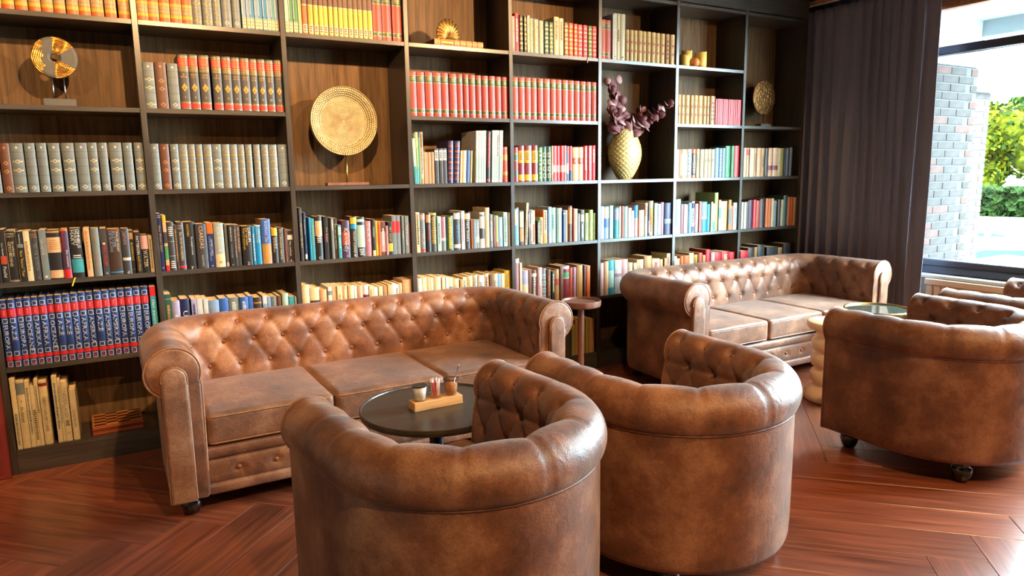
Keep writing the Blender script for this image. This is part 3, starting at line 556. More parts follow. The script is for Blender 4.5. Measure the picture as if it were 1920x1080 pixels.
BOOKS = """
@1 1
-359 18 260 ORA EGER/EGYP
-340 22 260 ORA /EGYP
-316 45 260 ORA /EGYP
-268 46 260 ORA EGYP/GASR
-218 44 260 ORA GASS/HART
-171 44 260 ORA HARM/IZMI
-124 44 260 ORA I/KRYO
-75 46 260 ORA KRYP/MAUR
-27 45 260 ORA MAU/NON
21 50 260 ORA NONI/PIRK
76 46 260 ORA PIRM/RUMS
131 46 260 ORA RUND/STIF
@2 1
208 46 260 ORA STIG/VERE
255 46 260 ORA VERE/ZIJTA
304 45 260 ORA SUPPLE/MENT
352 49 260 ORA SUPPLE/MENT
403 45 260 ORA SUPPLE/MENT
449 42 235 GRY gilt
495 45 235 GRY gilt
542 38 235 GRY gilt
584 45 235 GRY worn
633 38 235 GRY worn
679 19 250 MAG lbl
701 15 250 MAG lbl
718 19 250 MAG cyn
741 17 250 MAG lbl
759 18 250 MAG cyn
781 19 250 MAG cyn
802 18 250 MAG lbl
822 16 250 MAG tea
840 17 250 MAG lbl
@3 1
892 18 250 MAG min
912 18 250 MAG grn
934 21 250 MAG grn
960 16 250 MAG lim
981 25 250 YLW org
1011 26 250 YLW yel
1041 24 250 YLW ylg
1068 22 250 YLW ylg
1092 24 250 YLW ylg
1120 22 250 YLW ylg
1147 23 250 YLW ylg
1174 22 250 YLW ylg
1199 25 250 YLW ylg
1228 25 250 YLW ylg
1257 23 250 YLW ylg
1284 22 250 YLW ylg
1310 24 250 YLW ylg
1337 25 250 YLW ylg
1367 50 250 RED .
1420 51 250 RED .
1481 53 250 RED .
@5 1
2250 19 206 gry m:crm:.1-.9
2270 30 226 red m:wht:.25-.85
2304 26 218 blk s:gld
2340 17 216 blk s:gld
2358 19 220 sil s:gld
2379 26 206 sil s:gld
2407 36 204 sil s:gld
2447 35 199 sil s:gld
2488 31 197 dgn s:crm
2523 31 195 dgn s:gld
2559 37 231 crm m:brn:.4-.9
2599 33 226 crm m:brn:.4-.9
2637 33 204 brn s:gld
2673 35 204 red s:gld
2712 29 202 red s:gld
2745 36 200 red s:pnk
2787 33 201 red s:pnk
2825 32 199 dgn s:gld
2861 35 200 red s:pnk
@6 1
2931 38 249 RED .
2972 41 248 RED .
3023 12 291 lgr
3036 22 298 crm m:brn:.05-.08
3060 26 298 crm m:brn:.4-.65
3088 45 298 crm m:brn:.05-.08
3139 28 203 CRE .
3172 31 203 CRE .
3208 31 203 CRE .
3244 37 204 CRE .
3284 33 203 CRE .
3322 35 204 CRE .
3364 36 203 CRE .
3403 37 202 CRE .
3447 38 202 CRE .
3494 32 202 CRE tan
3536 41 202 CRE .
@2 2
208 48 215 GRY light
260 49 218 GRY brown
314 47 216 GRY worn
364 44 262 WPR 1/A/BENE
410 43 264 WPR 2/BENE/COMO
458 46 264 WPR 3/COMP/ELZI
516 44 264 WPR 4/F/HART
564 42 264 WPR 5/HARV/KARN
607 42 263 WPR 6/KARO/MAAR
651 43 263 WPR 7/MAAS/OVAR
696 37 262 WPR 8/OVAT/SCHE
735 38 262 WPR 9/SCHI/TRAN
775 40 261 WPR 10/TRAP/ZILV
818 39 263 WPR 11/APPENDIX/
@4 2
1568 41 248 RED .
1614 46 248 RED .
1666 46 249 RED .
1718 47 250 RED .
1770 43 250 RED .
1821 46 249 RED .
1871 36 250 RED .
1913 33 250 RED .
1951 41 249 RED .
1996 35 249 RED .
2038 42 249 RED .
2084 42 250 RED .
2130 39 249 RED .
2175 39 249 RED .
@5 2
2249 41 251 RED .
2295 44 252 RED .
2344 41 253 RED .
2388 41 253 RED .
2436 42 253 RED .
2481 46 253 RED .
2532 41 253 RED .
2577 41 253 RED .
2623 45 253 RED .
2672 43 253 RED .
2719 41 253 RED .
2766 42 252 RED .
2812 40 252 RED .
2857 41 252 RED .
@7 2
3615 32 204 CRE .
3652 35 204 CRE .
3693 42 204 CRE .
3739 31 204 CRE .
3774 39 205 CRE .
3818 45 205 CRE .
3868 32 205 CRE .
3905 23 205 CRE .
3939 49 207 CRE tan
3991 17 189 PAP .
4010 17 189 PAP .
4029 18 189 PAP .
4048 18 189 PAP .
4067 17 189 PAP .
4086 18 189 PAP .
4105 18 189 PAP .
4124 17 189 PAP .
4143 18 189 PAP .
4162 17 189 PAP .
4181 18 189 PAP .
4201 17 189 PAP .
4220 17 189 PAP .
4238 19 189 PAP .
@1 3
-436 37 217 GRY worn
-394 39 218 GRY brown
-353 48 219 GRY light
-300 40 220 GRY worn
-255 39 221 GRY worn
-210 45 221 GRY light
-157 48 222 GRY light
-103 47 223 GRY worn
-53 37 224 GRY light
-10 35 224 GRY worn
34 51 225 GRY light
91 39 225 GRY worn
138 39 226 GRY light
@2 3
208 37 221 GRY worn
249 41 220 GRY brown
296 36 220 GRY light
334 39 220 GRY gilt
376 32 220 GRY gilt
411 31 220 GRY gilt
446 39 220 GRY gilt
488 43 221 GRY light
533 37 221 GRY gilt
572 35 221 GRY gilt
610 33 221 GRY gilt
647 31 221 GRY gilt
687 32 221 GRY gilt
726 35 221 GRY gilt
764 41 221 GRY gilt
810 47 222 GRY worn
@4 3
1568 17 291 min b:0-.35:tea b:.9-1:blk L-2
1588 18 298 lim b:.0-.3:tea m:grn:.2-.7
1607 11 299 grn b:.9-1:blk
1620 16 300 tan b:.1-.7:crm m:brn:.2-.95
1638 13 185 tan
1652 10 184 tan
1666 18 184 tan
1687 17 185 tan
1710 24 205 dgr b:.66-.95:wht q:blk:.7-.9
1739 22 206 dgr b:.66-.95:wht q:blk:.7-.9
1764 22 207 dgr b:.66-.95:wht q:blk:.7-.9
1791 35 250 nav s:rst L2
1832 36 249 nav s:rst L3
1871 11 193 crm L3
1884 28 194 crm L3
1916 18 194 blu L3
1938 12 193 olv L3
1977 17 312 wht b:.06-.5:min L2
1995 16 313 wht b:.06-.5:min L2
2013 14 313 wht b:.06-.5:min L2
2030 16 314 wht b:.06-.5:min L2
2051 28 308 blk m:red:.3-.95 b:.02-.06:rst L2
2089 16 316 wht b:.06-.5:min L2
2107 15 317 wht b:.06-.5:min L2
2123 16 317 wht b:.06-.5:min m:blk:.5-.9 L2
2141 11 317 wht b:.06-.5:min L2
2153 11 317 wht b:.06-.5:min L2
2173 36 217 rst b:.62-.78:gld b:.2-.3:gld b:.95-.97:gld
@5 3
2248 36 215 mar b:.62-.78:dgn b:.2-.32:dgn b:.8-.82:gld b:.6-.62:gld
2287 44 226 mar b:.52-.86:yel b:.03-.2:yel q:brn:.6-.8
2333 51 227 mar b:.52-.86:yel b:.03-.2:yel q:brn:.6-.8
2388 42 228 mar b:.52-.86:yel b:.03-.2:yel q:brn:.6-.8
2435 29 217 grn s:min
2465 32 221 dgn o:crm
2500 31 221 dgn o:crm
2533 12 225 olv b:.2-.5:crm
2547 25 226 red b:.25-.45:pnk
2574 26 226 red b:.25-.45:pnk
2603 26 227 red b:.25-.45:pnk
2631 20 228 rst b:.25-.45:crm
2654 15 225 blu b:.2-.5:wht b:.85-.95:red
2671 26 225 red b:0-.3:nav
2701 46 218 crm b:.5-.68:rst q:crm:.53-.66
2749 39 219 crm b:.5-.68:rst q:crm:.53-.66
2791 32 228 red m:wht:.3-.95
2828 25 229 red m:wht:.3-.95
2856 38 230 red m:wht:.5-.9
@7 3
3614 25 207 pnk q:red:.1-.9
3641 12 208 org
3656 66 209 tan b:.1-.85:crm o:gry
3725 40 210 wht s:lbl
3768 42 211 org b:.1-.85:blk q:crm:.15-.8
3813 30 211 crm q:tan:.4-.8
3851 37 209 crm
3890 36 210 crm q:brn:.55-.65
3931 31 211 crm q:brn:.55-.65
3966 33 211 crm q:brn:.55-.65
4002 41 220 lbl
4046 27 218 lbl s:crm
4076 32 219 lbl
4112 53 235 grn
4170 31 236 grn
4205 52 237 red
@8 3
4306 29 222 crm
4337 29 222 pea b:.75-.95:red
4371 23 222 crm
4398 22 221 crm
4423 28 220 tan m:brn:.2-.8
4455 44 222 pea
4503 39 221 tan m:brn:.3-.7
4548 37 220 dgr
4588 46 223 pea b:.22-.38:mar
4638 59 224 pea b:.22-.38:mar
4700 61 221 olv
4765 23 221 dgr
4792 37 223 dgr
4836 34 228 dgr m:gry:.1-.9
@1 4
-462 19 240 blk m:wht:.3-.9
-440 23 241 blk t:wht:.1-.3:Paxfal t:wht:.5-.75:Over_Hemelen b:.35-.5:rst
-416 44 237 blk h:crm:.93:DONNA h:crm:.88:TARTT t:crm:.3-.78:GESCHIEDENIS t2:crm:.5-.78:De_verborgen h:crm:.03:ANTHOS f:crm
-371 22 229 blk t:yel:.1-.62:New_"Native"_Tour t:wht:.75-.95:Hans_Kusters b:.68-.75:gry
-346 23 230 crm m:tan:.2-.8
-321 31 228 dgr t:gry:.2-.75:SELVA_BOSCH h:tan:.93:ERIC h:tan:.88:NAME h:gry:.06:o
-287 28 232 gry t:wht:.5-.8:LEONETTE t2:tan:.42-.8:DE_TUIN m:wht:.04-.08
-258 54 230 blk b:.54-.85:pea b:.02-.18:pea b:.94-.98:tan q:tan:.6-.8
-203 31 232 pur t:red:.6-.95:Arend_Blok t2:wht:.2-.6:De_oesters b:.0-.18:red b:.96-1:org
-168 48 233 blk t:wht:.65-.98:MARY t2:wht:.65-.98:STEWART t3:wht:.6-.98:OMNIBUS b:.1-.38:tea q:wht:.4-.46
-109 24 231 pea m:tan:.15-.95
-80 33 230 gry t:tan:.65-.9:Nicole_French t:tan:.15-.5:Dieptespel
-42 27 227 dgr t:red:.2-.65:MAX_CRUIJFF m:crm:.66-.7 h:wht:.05:X
-13 55 222 brn b:.0-.95:dbr t:lbl:.5-.95:DE_BLAUWE t2:lbl:.6-.95:RUITER t3:crm:.5-.95:WALTER_MOLEY b:.04-.07:cyn
44 35 222 dgr t:mau:.65-.95:James b:.3-.36:wht h:wht:.04:d
80 16 210 blk t:yel:.3-.72:BLINDELING h:wht:.1:o b:.8-.95:tan
101 24 202 blk t:wht:.45-.9:PATTERSON t:yel:.05-.42:ALEX_CROSS
126 33 187 blk b:.62-.98:pnk t:crm:.15-.6:WATER
161 16 182 crm m:gry:.1-.9
@2 4
208 17 287 nav t:yel:.28-.85:Hoe_Werkt_Dat? b:.93-.94:lil b:.96-.97:lil h:wht:.06:W
230 16 278 pea b:.5-.7:dgr b:.2-.45:grn b:0-.1:red b:.88-1:yel
247 31 244 dgr q:wht:.7-.9 q:wht:.05-.2 b:.6-.605:lgr b:.3-.305:lgr
279 11 228 dbr m:tan:.2-.9
291 32 242 dgr t:crm:.2-.78:De_50/50_MOORDEN h:crm:.92:STEVE h:crm:.87:BERRY b:.04-.09:red
325 50 240 blk t:yel:.7-.95:HOUTEN t2:wht:.3-.68:De_tempel_kroniek h:wht:.05:y
377 51 228 dgr t:pea:.45-.95:CSARDAS t:lgr:.05-.3:SLOOTWEG
431 29 230 nav b:.76-1:org t:lbl:.15-.7:DE_BLAUW_BERLIJN t2:wht:.2-.7:JAMES_HALL h:wht:.05:o
463 47 228 sil b:0-.3:crm t:wht:.35-.9:Eyan_Emmerik h:blk:.12:m
516 12 220 gry t:lbl:.75-.98:B b:0-.1:wht
532 24 216 blk t:wht:.6-.95:HERMAN_BROOD t:lbl:.2-.55:VASTENAVOND h:wht:.04:z
558 13 215 dgr t:pea:.2-.9:NICCI_DE_BLAUWE_NACHT
573 17 213 dgr t:pea:.35-.95:SISI_DE_MANNEN
597 50 206 blk t:yel:.4-.95:Vertrouwen t2:yel:.5-.95:De_vertaler t3:wht:.6-.95:LUDLUM h:wht:.05:2
649 12 204 cyn m:wht:.1-.8
664 30 208 cyn b:.97-1:wht t:wht:.55-.95:Sneeuw_in_mei t2:wht:.55-.9:VERHALEN
697 47 238 tan b:.45-1:blu t:yel:.1-.6:De_rode_zee t:wht:.65-.95:ROMAN
747 30 189 blk b:.78-1:yel t:pea:.3-.75:SPANNING t2:wht:.4-.75:DOUBLE
780 31 190 dgr t:crm:.1-.95:De_Celestijnse_belofte
814 12 182 brn
829 28 173 blk t:wht:.2-.65:Het_verbond b:.7-.85:wht h:wht:.05:A f:pnk
@3 4
898 15 292 dgr t:crm:.25-.7:DAS_BOOT_VERTELT t:gry:.7-.95:BUCHHEIM
920 11 265 nav t:wht:.45-.95:De_hemelse_stad b:.04-.14:wht
949 10 236 cyn
961 17 229 tea t:lim:.25-.95:ZUIDERLICHT
982 37 240 blk b:.55-.9:pea q:wht:.4-.55 h:wht:.05:C
1030 24 238 blk t:red:.3-.7:MOORD t2:wht:.25-.9:Over_de_grens
1070 14 229 gry m:wht:.7-.95
1087 18 226 dbr t:min:.2-.9:De_hel_van_Dante
1106 18 188 tea b:.7-.95:min m:wht:.3-.65
1133 44 210 pur t:wht:.15-.8:Kennedy b:.35-.7:rst h:lbl:.06:o
1181 37 231 blk b:.82-.98:yel b:.7-.81:cyn t:crm:.1-.65:VINCENT_KLEMMER h:wht:.05:8
1219 44 226 blk b:.24-.8:min b:.88-.95:min q:wht:.03-.2
1266 38 201 mau t:lgr:.4-.95:TICKY
1306 17 211 blk t:min:.45-.85:KESSEN b:.0-.15:crm
1327 14 199 yel t:red:.1-.9:AANVAL
1342 14 198 org m:red:.3-.9
1359 26 194 brn b:.1-.7:pnk m:wht:.3-.8
1386 13 169 mau
1401 25 191 blk t:yel:.4-.85:HET_GOUD b:.1-.35:yel
1427 26 225 gry b:.56-.86:red
1454 22 225 gry b:.56-.86:red
1487 15 221 gry t:wht:.1-.9:Vanger
1505 23 221 gry t:wht:.1-.9:Vertrouwd
1530 7 180 mar
@4 4
1576 23 239 crm m:dgr:.2-.95
1606 30 233 gry t:lbl:.6-.9:SILVIE t:pnk:.15-.5:BEIJK b:.84-.96:pnk b:.02-.08:red
1640 31 234 blk t:red:.3-.68:BUKOWSKI b:.75-.95:tan
1672 37 231 yel b:.0-.95:dgr q:yel:.2-.9
1713 24 209 min m:gry:.2-.8
1740 30 206 mau b:.3-.37:wht b:0-.3:gry
1773 45 210 dgn m:yel:.05-.95 h:red:.1:o
1822 45 229 dgr t:cyn:.3-.66:DE_ZON b:.82-.98:lgr b:.05-.15:lgr
1871 23 236 lgr m:mau:.2-.8
1899 38 224 dgr t:wht:.2-.8:Het_boek b:.82-.98:crm
1940 10 179 org
1951 23 180 gry m:lbl:.2-.9
1976 21 180 gry m:wht:.3-.9 b:.2-.4:crm
2001 35 223 wht b:.26-.55:dgr b:.88-.94:gry
2041 30 250 crm
2072 19 207 gry m:wht:.2-.8
2095 18 200 dbr m:rst:.1-.9
2117 16 197 lim b:0-.15:org
2135 29 187 lbl m:wht:.3-.9
2169 28 216 min m:gry:.1-.9
2206 10 213 lgr
@5 4
2250 17 235 tea b:.55-.97:crm
2268 15 242 lbl b:0-.1:pnk m:wht:.3-.8
2290 29 220 dgr b:.1-.5:tan b:.52-.97:crm
2327 17 269 crm m:dgr:.02-.6 L3
2352 13 221 dbr m:wht:.5-.9
2367 21 225 gry m:wht:.1-.9 b:.42-.6:pnk
2391 15 219 crm b:.05-.6:org
2420 19 152 blk q:wht:.05-.9
2441 21 172 lim m:brn:.3-.9
2464 12 221 org
2477 19 218 crm b:0-.3:yel m:blk:.4-.95
2506 24 238 lbl b:0-.3:lil
2533 36 232 min m:tea:.4-.8
2578 41 227 min m:lgr:.2-.95
2624 16 211 blu b:.88-.92:wht
2642 17 212 tan
2664 32 239 brn b:.5-.95:tan
2706 14 220 rst
2722 20 217 crm m:lim:.2-.9
2744 18 184 gry m:wht:.3-.9
2769 29 208 dgr b:.62-.85:pea m:wht:.1-.55
2805 26 185 lim m:gry:.2-.7
2835 33 206 lim
2877 17 183 lim
@6 4
2934 28 227 lil m:wht:.2-.9
2965 48 224 lbl b:.35-.62:blu b:.64-.97:crm
3016 29 228 min
3056 40 213 tea b:.6-.95:lil
3099 19 220 crm
3119 15 221 rst
3138 35 218 min
3175 29 206 pnk m:mau:.2-.6
3205 20 186 wht
3227 38 223 pnk b:.6-1:cyn
3267 27 187 org
3295 29 188 pnk m:crm:.3-.9
3329 22 236 crm b:.6-.95:org
3364 11 216 nav b:.1-.5:lil
3376 36 249 crm b:.3-.8:yel m:red:.1-.6
3415 29 231 min
3446 29 225 lbl b:.1-.6:lil
3479 30 236 mau
3512 65 230 nav b:.36-.38:wht b:.4-.46:lbl b:.47-.49:wht
@7 4
3616 53 253 min b:0-.25:wht m:lgr:.2-.6
3672 25 215 mar
3699 18 216 pnk
3719 22 213 crm m:mau:.1-.5
3744 34 224 lbl
3783 30 232 wht b:.02-.2:blu b:.78-.95:nav m:nav:.3-.7
3818 35 215 pnk
3854 26 230 rst
3882 56 227 cyn b:.5-.95:lbl b:.42-.5:crm
3941 31 207 tea
3977 19 222 pea
3998 21 208 crm b:.02-.35:tea
4021 37 291 lim
4059 23 234 pnk b:.4-.75:tea
4085 70 224 pea m:tan:.3-.8
4160 32 233 tan b:.2-.7:gry
4195 17 186 org
4215 42 209 lgr m:gry:.2-.8
@8 4
4309 22 209 crm
4333 28 210 lgr
4364 18 215 dbr
4385 47 224 pur
4435 37 225 red
4475 44 217 rst
4522 51 227 dgr
4576 35 228 org
4614 32 227 org
4649 26 229 crm
4678 39 212 gry
4723 33 214 dgr
4759 24 215 crm
4786 51 249 dgn
4838 37 235 org
4879 27 234 org
4908 29 230 pea
@1 5
-469 29 315 EUR EUROPA
-439 29 316 EUR AZIË
-409 29 317 EUR EUROPA
-379 29 318 EUR OCEANIË
-349 29 318 EUR AFRIKA
-319 30 319 EUR AFRIKA
-288 30 319 EUR OCEANIË
-257 30 320 EUR AZIË
-226 31 320 EUR AZIË
-194 31 321 EUR AMERIKA
-162 31 322 EUR AFRIKA
-130 31 322 EUR AMERIKA
-97 32 323 EUR AZIË
-64 31 323 EUR AMERIKA
-32 32 324 EUR AMERIKA
2 33 325 EUR EUROPA
36 32 325 EUR EUROPA
69 33 326 EUR EUROPA
104 34 326 EUR EUROPA
144 26 323 tea b:.85-1:red b:0-.3:blk t:wht:.2-.8:Het_zwarte_dier
@2 5
208 29 277 dgn b:.9-.92:gry m:tan:.3-.8
238 37 240 lil m:wht:.3-.7
277 44 245 nav t:wht:.4-.85:Uni
329 25 239 lil m:nav:.3-.9
356 28 237 lgr
386 22 234 lgr
410 50 225 lbl q:lil:.7-.85
462 44 229 blu q:wht:.6-.7
509 52 228 gry m:lgr:.4-.9
563 42 227 blu b:.3-.6:nav m:lgr:.5-.9
608 22 228 blu b:.6-.7:lgr
632 42 218 dbr b:.85-.88:tan b:.7-.73:tan
679 23 223 lgr b:.6-.8:lbl
703 17 216 lbl
723 31 214 gry
756 18 216 brn
781 33 226 min
816 28 207 tea
848 9 201 lgr
@3 5
888 42 262 crm
933 53 242 crm b:.2-.7:dbr
988 40 227 pea
1032 21 240 wht b:.8-.9:gry
1057 24 239 pea
1084 28 238 crm m:tan:.4-.8
1114 31 238 pea m:crm:.4-.9
1147 34 237 crm
1184 15 231 wht
1201 32 232 pea q:pnk:.6-.9
1237 35 231 wht b:.3-.75:mar
1273 25 222 crm m:tan:.6-.9
1299 25 212 wht
1328 25 214 crm
1357 22 216 tan
1383 25 220 pea
1410 22 225 wht
1434 19 217 wht m:gry:.5-.9
1455 19 221 pea
1480 57 238 pea q:crm:.5-.9
@4 5
1571 32 240 wht b:.2-.6:red
1604 29 241 crm b:.2-.6:red
1635 19 239 pea
1657 20 237 crm b:.2-.6:gry
1680 49 240 crm
1732 23 234 crm
1757 19 232 wht m:gry:.4-.7
1777 27 228 crm b:.5-.75:gry
1805 45 217 crm q:tan:.6-.8
1853 20 209 tan
1875 27 221 crm m:gry:.5-.9
1904 40 227 crm m:yel:.5-.9
1946 33 229 crm q:gry:.6-.9
1980 43 224 wht q:gry:.5-.8
2026 33 231 crm m:brn:.4-.9
2061 25 223 brn
2088 31 226 crm q:gry:.6-.8
2122 24 220 lbl
2149 23 221 crm b:.2-.5:tea
2174 43 237 yel t:dgr:.55-.92:Verloren
@5 5
2250 33 312 mau b:.9-.98:wht
2284 16 280 crm
2301 46 228 lil b:.3-.6:crm
2353 22 228 brn
2377 39 225 brn m:lgr:.2-.9 b:.8-.9:crm
2420 36 239 pnk m:wht:.5-.9
2457 31 230 gry o:lgr
2492 31 221 brn m:tan:.2-.8
2533 23 207 blk m:crm:.3-.9
2557 36 216 tan b:.5-.7:rst
2597 24 234 brn
2624 47 236 mar b:.64-.8:grn b:.9-.98:wht b:.62-.64:crm
2676 32 216 rst
2710 20 217 mau
2738 49 229 tan
2796 19 226 brn
2817 27 220 org
@6 5
2928 40 230 pnk
2970 35 239 pea
3009 49 243 tea b:.2-.7:min
3063 61 240 lgr b:.5-.6:mau
3126 54 241 pnk
3188 41 212 crm
3232 29 207 pea
3265 61 228 crm m:tan:.5-.9
3329 69 249 tan
3404 70 224 crm m:red:.5-.9
3477 34 216 pea
3516 21 222 tan
3540 37 255 crm m:red:.5-.9
@7 5
3616 25 228 pea
3647 26 208 crm
3675 35 226 org
3714 52 227 org
3768 46 241 crm
3818 35 226 yel q:dgr:.6-.9
3860 43 237 rst
3909 27 215 tan
3940 46 256 red
3991 41 232 pnk
4034 73 229 red
4112 79 230 red m:crm:.5-.9
4197 60 218 red
@8 5
4312 87 221 red
4403 65 239 dgr
4471 33 240 tan
4510 80 254 dgr
4613 130 232 dgr
4749 50 221 tan
4813 91 249 dgr
@1 6
-469 20 345 crm m:gry:.05-.5
-447 31 329 crm b:.8-.97:gry t:nav:.38-.62:de_natuur h:dgr:.7:1
-414 18 323 crm m:gry:.2-.9
-395 17 296 crm q:dgr:.1-.6
-377 14 325 crm m:gry:.5-.9
-361 33 312 crm t:dgr:.2-.75:DIEREN_VAN_HET_LAND b:.92-.97:mar
-307 20 328 crm m:gry:.2-.9
-286 10 308 crm m:gry:.3-.9
-275 27 295 crm t:gry:.4-.85:NEDERLAND q:dgr:.25-.35 h:dgr:.15:o
-244 27 250 crm t:gry:.25-.6:KOUD_BLOED
@5 6
2547 47 249 tan
2598 48 250 tan
2651 40 252 dgr
2694 31 215 olv
2728 26 244 tan
2758 53 245 tan
2815 27 240 olv
2845 42 240 tan
"""

load_glyphs(''.join(ch for ch in BOOKS if ch.isprintable()) + 'AtlasGROTEWINKLERPRINSKoffie1234567890')
cells = {}; cur = None
for line in BOOKS.strip().split('\n'):
    if line[0] == '@': cur = tuple(int(q) for q in line[1:].split()); cells[cur] = []
    else: a, b, c_, r_ = line.split(' ', 3); cells[cur].append((int(a), int(b), int(c_), r_))
for (bcol, brow), items in cells.items():
    for i, (a, b, c_, r_) in enumerate(items): make_book(bcol, brow, i, len(items), a, b, c_, r_)

# ------------------------------------------------------------------ buttoned leather seating
def sm(x): x = np.clip(x, 0, 1); return x * x * (3 - 2 * x)

def resample(pts, step):
    pts = np.asarray(pts, float); d = np.r_[0, np.cumsum(np.linalg.norm(np.diff(pts, axis=0), axis=1))]
    n = max(2, int(round(d[-1] / step)) + 1); t = np.linspace(0, d[-1], n)
    return np.stack([np.interp(t, d, pts[:, k]) for k in range(pts.shape[1])], 1), t

def arc(cx, cy, r, a0, a1, n): return [(cx + r * math.cos(math.radians(a0 + (a1 - a0) * i / n)), cy + r * math.sin(math.radians(a0 + (a1 - a0) * i / n))) for i in range(n + 1)]

class Upholstery:
    """profile (s outward, z) swept along a plan path; diamond tufting on the inner face"""
    def __init__(self, path, prof, su, sv, t3, amp, step_u=0.0095, seam_every=0):
        self.P, self.u = resample(path, step_u); self.u = self.u - self.u[-1] / 2
        T = np.gradient(self.P, axis=0); T /= np.linalg.norm(T, axis=1)[:, None]
        self.N = np.stack([-T[:, 1], T[:, 0]], 1)
        self.prof = np.asarray(prof, float); d = np.linalg.norm(np.diff(self.prof, axis=0), axis=1); self.t = np.r_[0, np.cumsum(d)]
        G = np.gradient(self.prof, axis=0); G /= np.linalg.norm(G, axis=1)[:, None]; self.pn = np.stack([-G[:, 1], G[:, 0]], 1)
        self.su, self.sv, self.t3, self.amp, self.se = su, sv, t3, amp, seam_every
    def disp(self, u, t):
        a = u / self.su; r = (t - self.t3) / self.sv; rc = np.clip(r, 0, 2)
        h = (np.abs(np.sin(PI * (a + rc / 2)) * np.sin(PI * (a - rc / 2))) + 1e-5) ** 0.30
        fade = 1 - 0.55 * sm(-r / 0.9) - 0.0
        fade = fade * (1 - 0.95 * sm((r - 1.75) / 1.25))
        d = self.amp * (h - 0.80) * fade
        for row in range(3):
            off = 0.5 * (row % 2); da = (a - off) - np.round(a - off)
            q = (da * self.su) ** 2 + ((r - row) * self.sv) ** 2
            d = d - 0.9 * self.amp * np.exp(-q / 0.017 ** 2)
        if self.se:
            k = a / self.se - np.round(a / self.se); w = sm((r - 2.2) / 0.6) * (1 - sm((t - self.tseam) / 0.02))
            d = d - 0.004 * np.exp(-(k * self.se * self.su / 0.004) ** 2) * w
        return d
    tseam = 9.0
    def eval(self, u, t, lift=0.0):
        i = np.interp(u, self.u, np.arange(len(self.u))); P = np.array([np.interp(u, self.u, self.P[:, k]) for k in (0, 1)]); N = np.array([np.interp(u, self.u, self.N[:, k]) for k in (0, 1)]); N /= np.linalg.norm(N)
        s = np.array([np.interp(t, self.t, self.prof[:, k]) for k in (0, 1)]); pn = np.array([np.interp(t, self.t, self.pn[:, k]) for k in (0, 1)]); pn /= np.linalg.norm(pn)
        d = float(self.disp(np.array(u), np.array(t))) + lift
        pos = Vector((P[0] + N[0] * (s[0] + pn[0] * d), P[1] + N[1] * (s[0] + pn[0] * d), s[1] + pn[1] * d))
        return pos, Vector((N[0] * pn[0], N[1] * pn[0], pn[1]))
    def grid(self, i0=0, i1=None):
        pr, t, pn = self.prof[i0:i1], self.t[i0:i1], self.pn[i0:i1]
        U, T = np.meshgrid(self.u, t, indexing='ij'); D = self.disp(U, T)
        s = pr[None, :, 0] + pn[None, :, 0] * D; z = pr[None, :, 1] + pn[None, :, 1] * D
        return np.stack([self.P[:, None, 0] + self.N[:, None, 0] * s, self.P[:, None, 1] + self.N[:, None, 1] * s, z], -1)

def button_mesh():
    b = MB(); b.lathe([(0.0, 0.0075), (0.005, 0.0068), (0.0095, 0.0045), (0.0118, 0.0), (0.0105, -0.006)], 12); return b.mesh('button', M_BUTTON, smooth=True)
BUTTON = button_mesh()
def place_button(parent, pos, nrm):
    o = put('button', BUTTON, parent, pos); o.rotation_euler = nrm.to_track_quat('Z', 'Y').to_euler(); return o

def foot_mesh():
    b = MB(); b.lathe([(0.0, 0.0), (0.022, 0.0), (0.03, 0.008), (0.038, 0.028), (0.043, 0.05), (0.04, 0.066), (0.03, 0.074), (0.034, 0.08), (0.036, 0.092)], 20); return b.mesh('foot', M_FOOT, smooth=True)
FOOT = foot_mesh()

def outline_panel(name, outline, y0, depth, mat, bev):
    """flat pad with the given (x, z) outline standing in the xz plane, front face at y0 - depth"""
    bm = bmesh.new(); vs = [bm.verts.new((x, y0, z)) for x, z in outline]; f = bm.faces.new(vs)
    r = bmesh.ops.extrude_face_region(bm, geom=[f]); nv = [e for e in r['geom'] if isinstance(e, bmesh.types.BMVert)]
    for v in nv: v.co.y -= depth
    bm.edges.ensure_lookup_table()
    es = [e for e in bm.edges if all(v in nv for v in e.verts)]
    bmesh.ops.bevel(bm, geom=es, offset=bev, segments=4, affect='EDGES', profile=0.5)
    bmesh.ops.recalc_face_normals(bm, faces=bm.faces)
    me = bpy.data.meshes.new(name); bm.to_mesh(me); bm.free(); me.materials.append(mat)
    for p in me.polygons: p.use_smooth = True
    return me

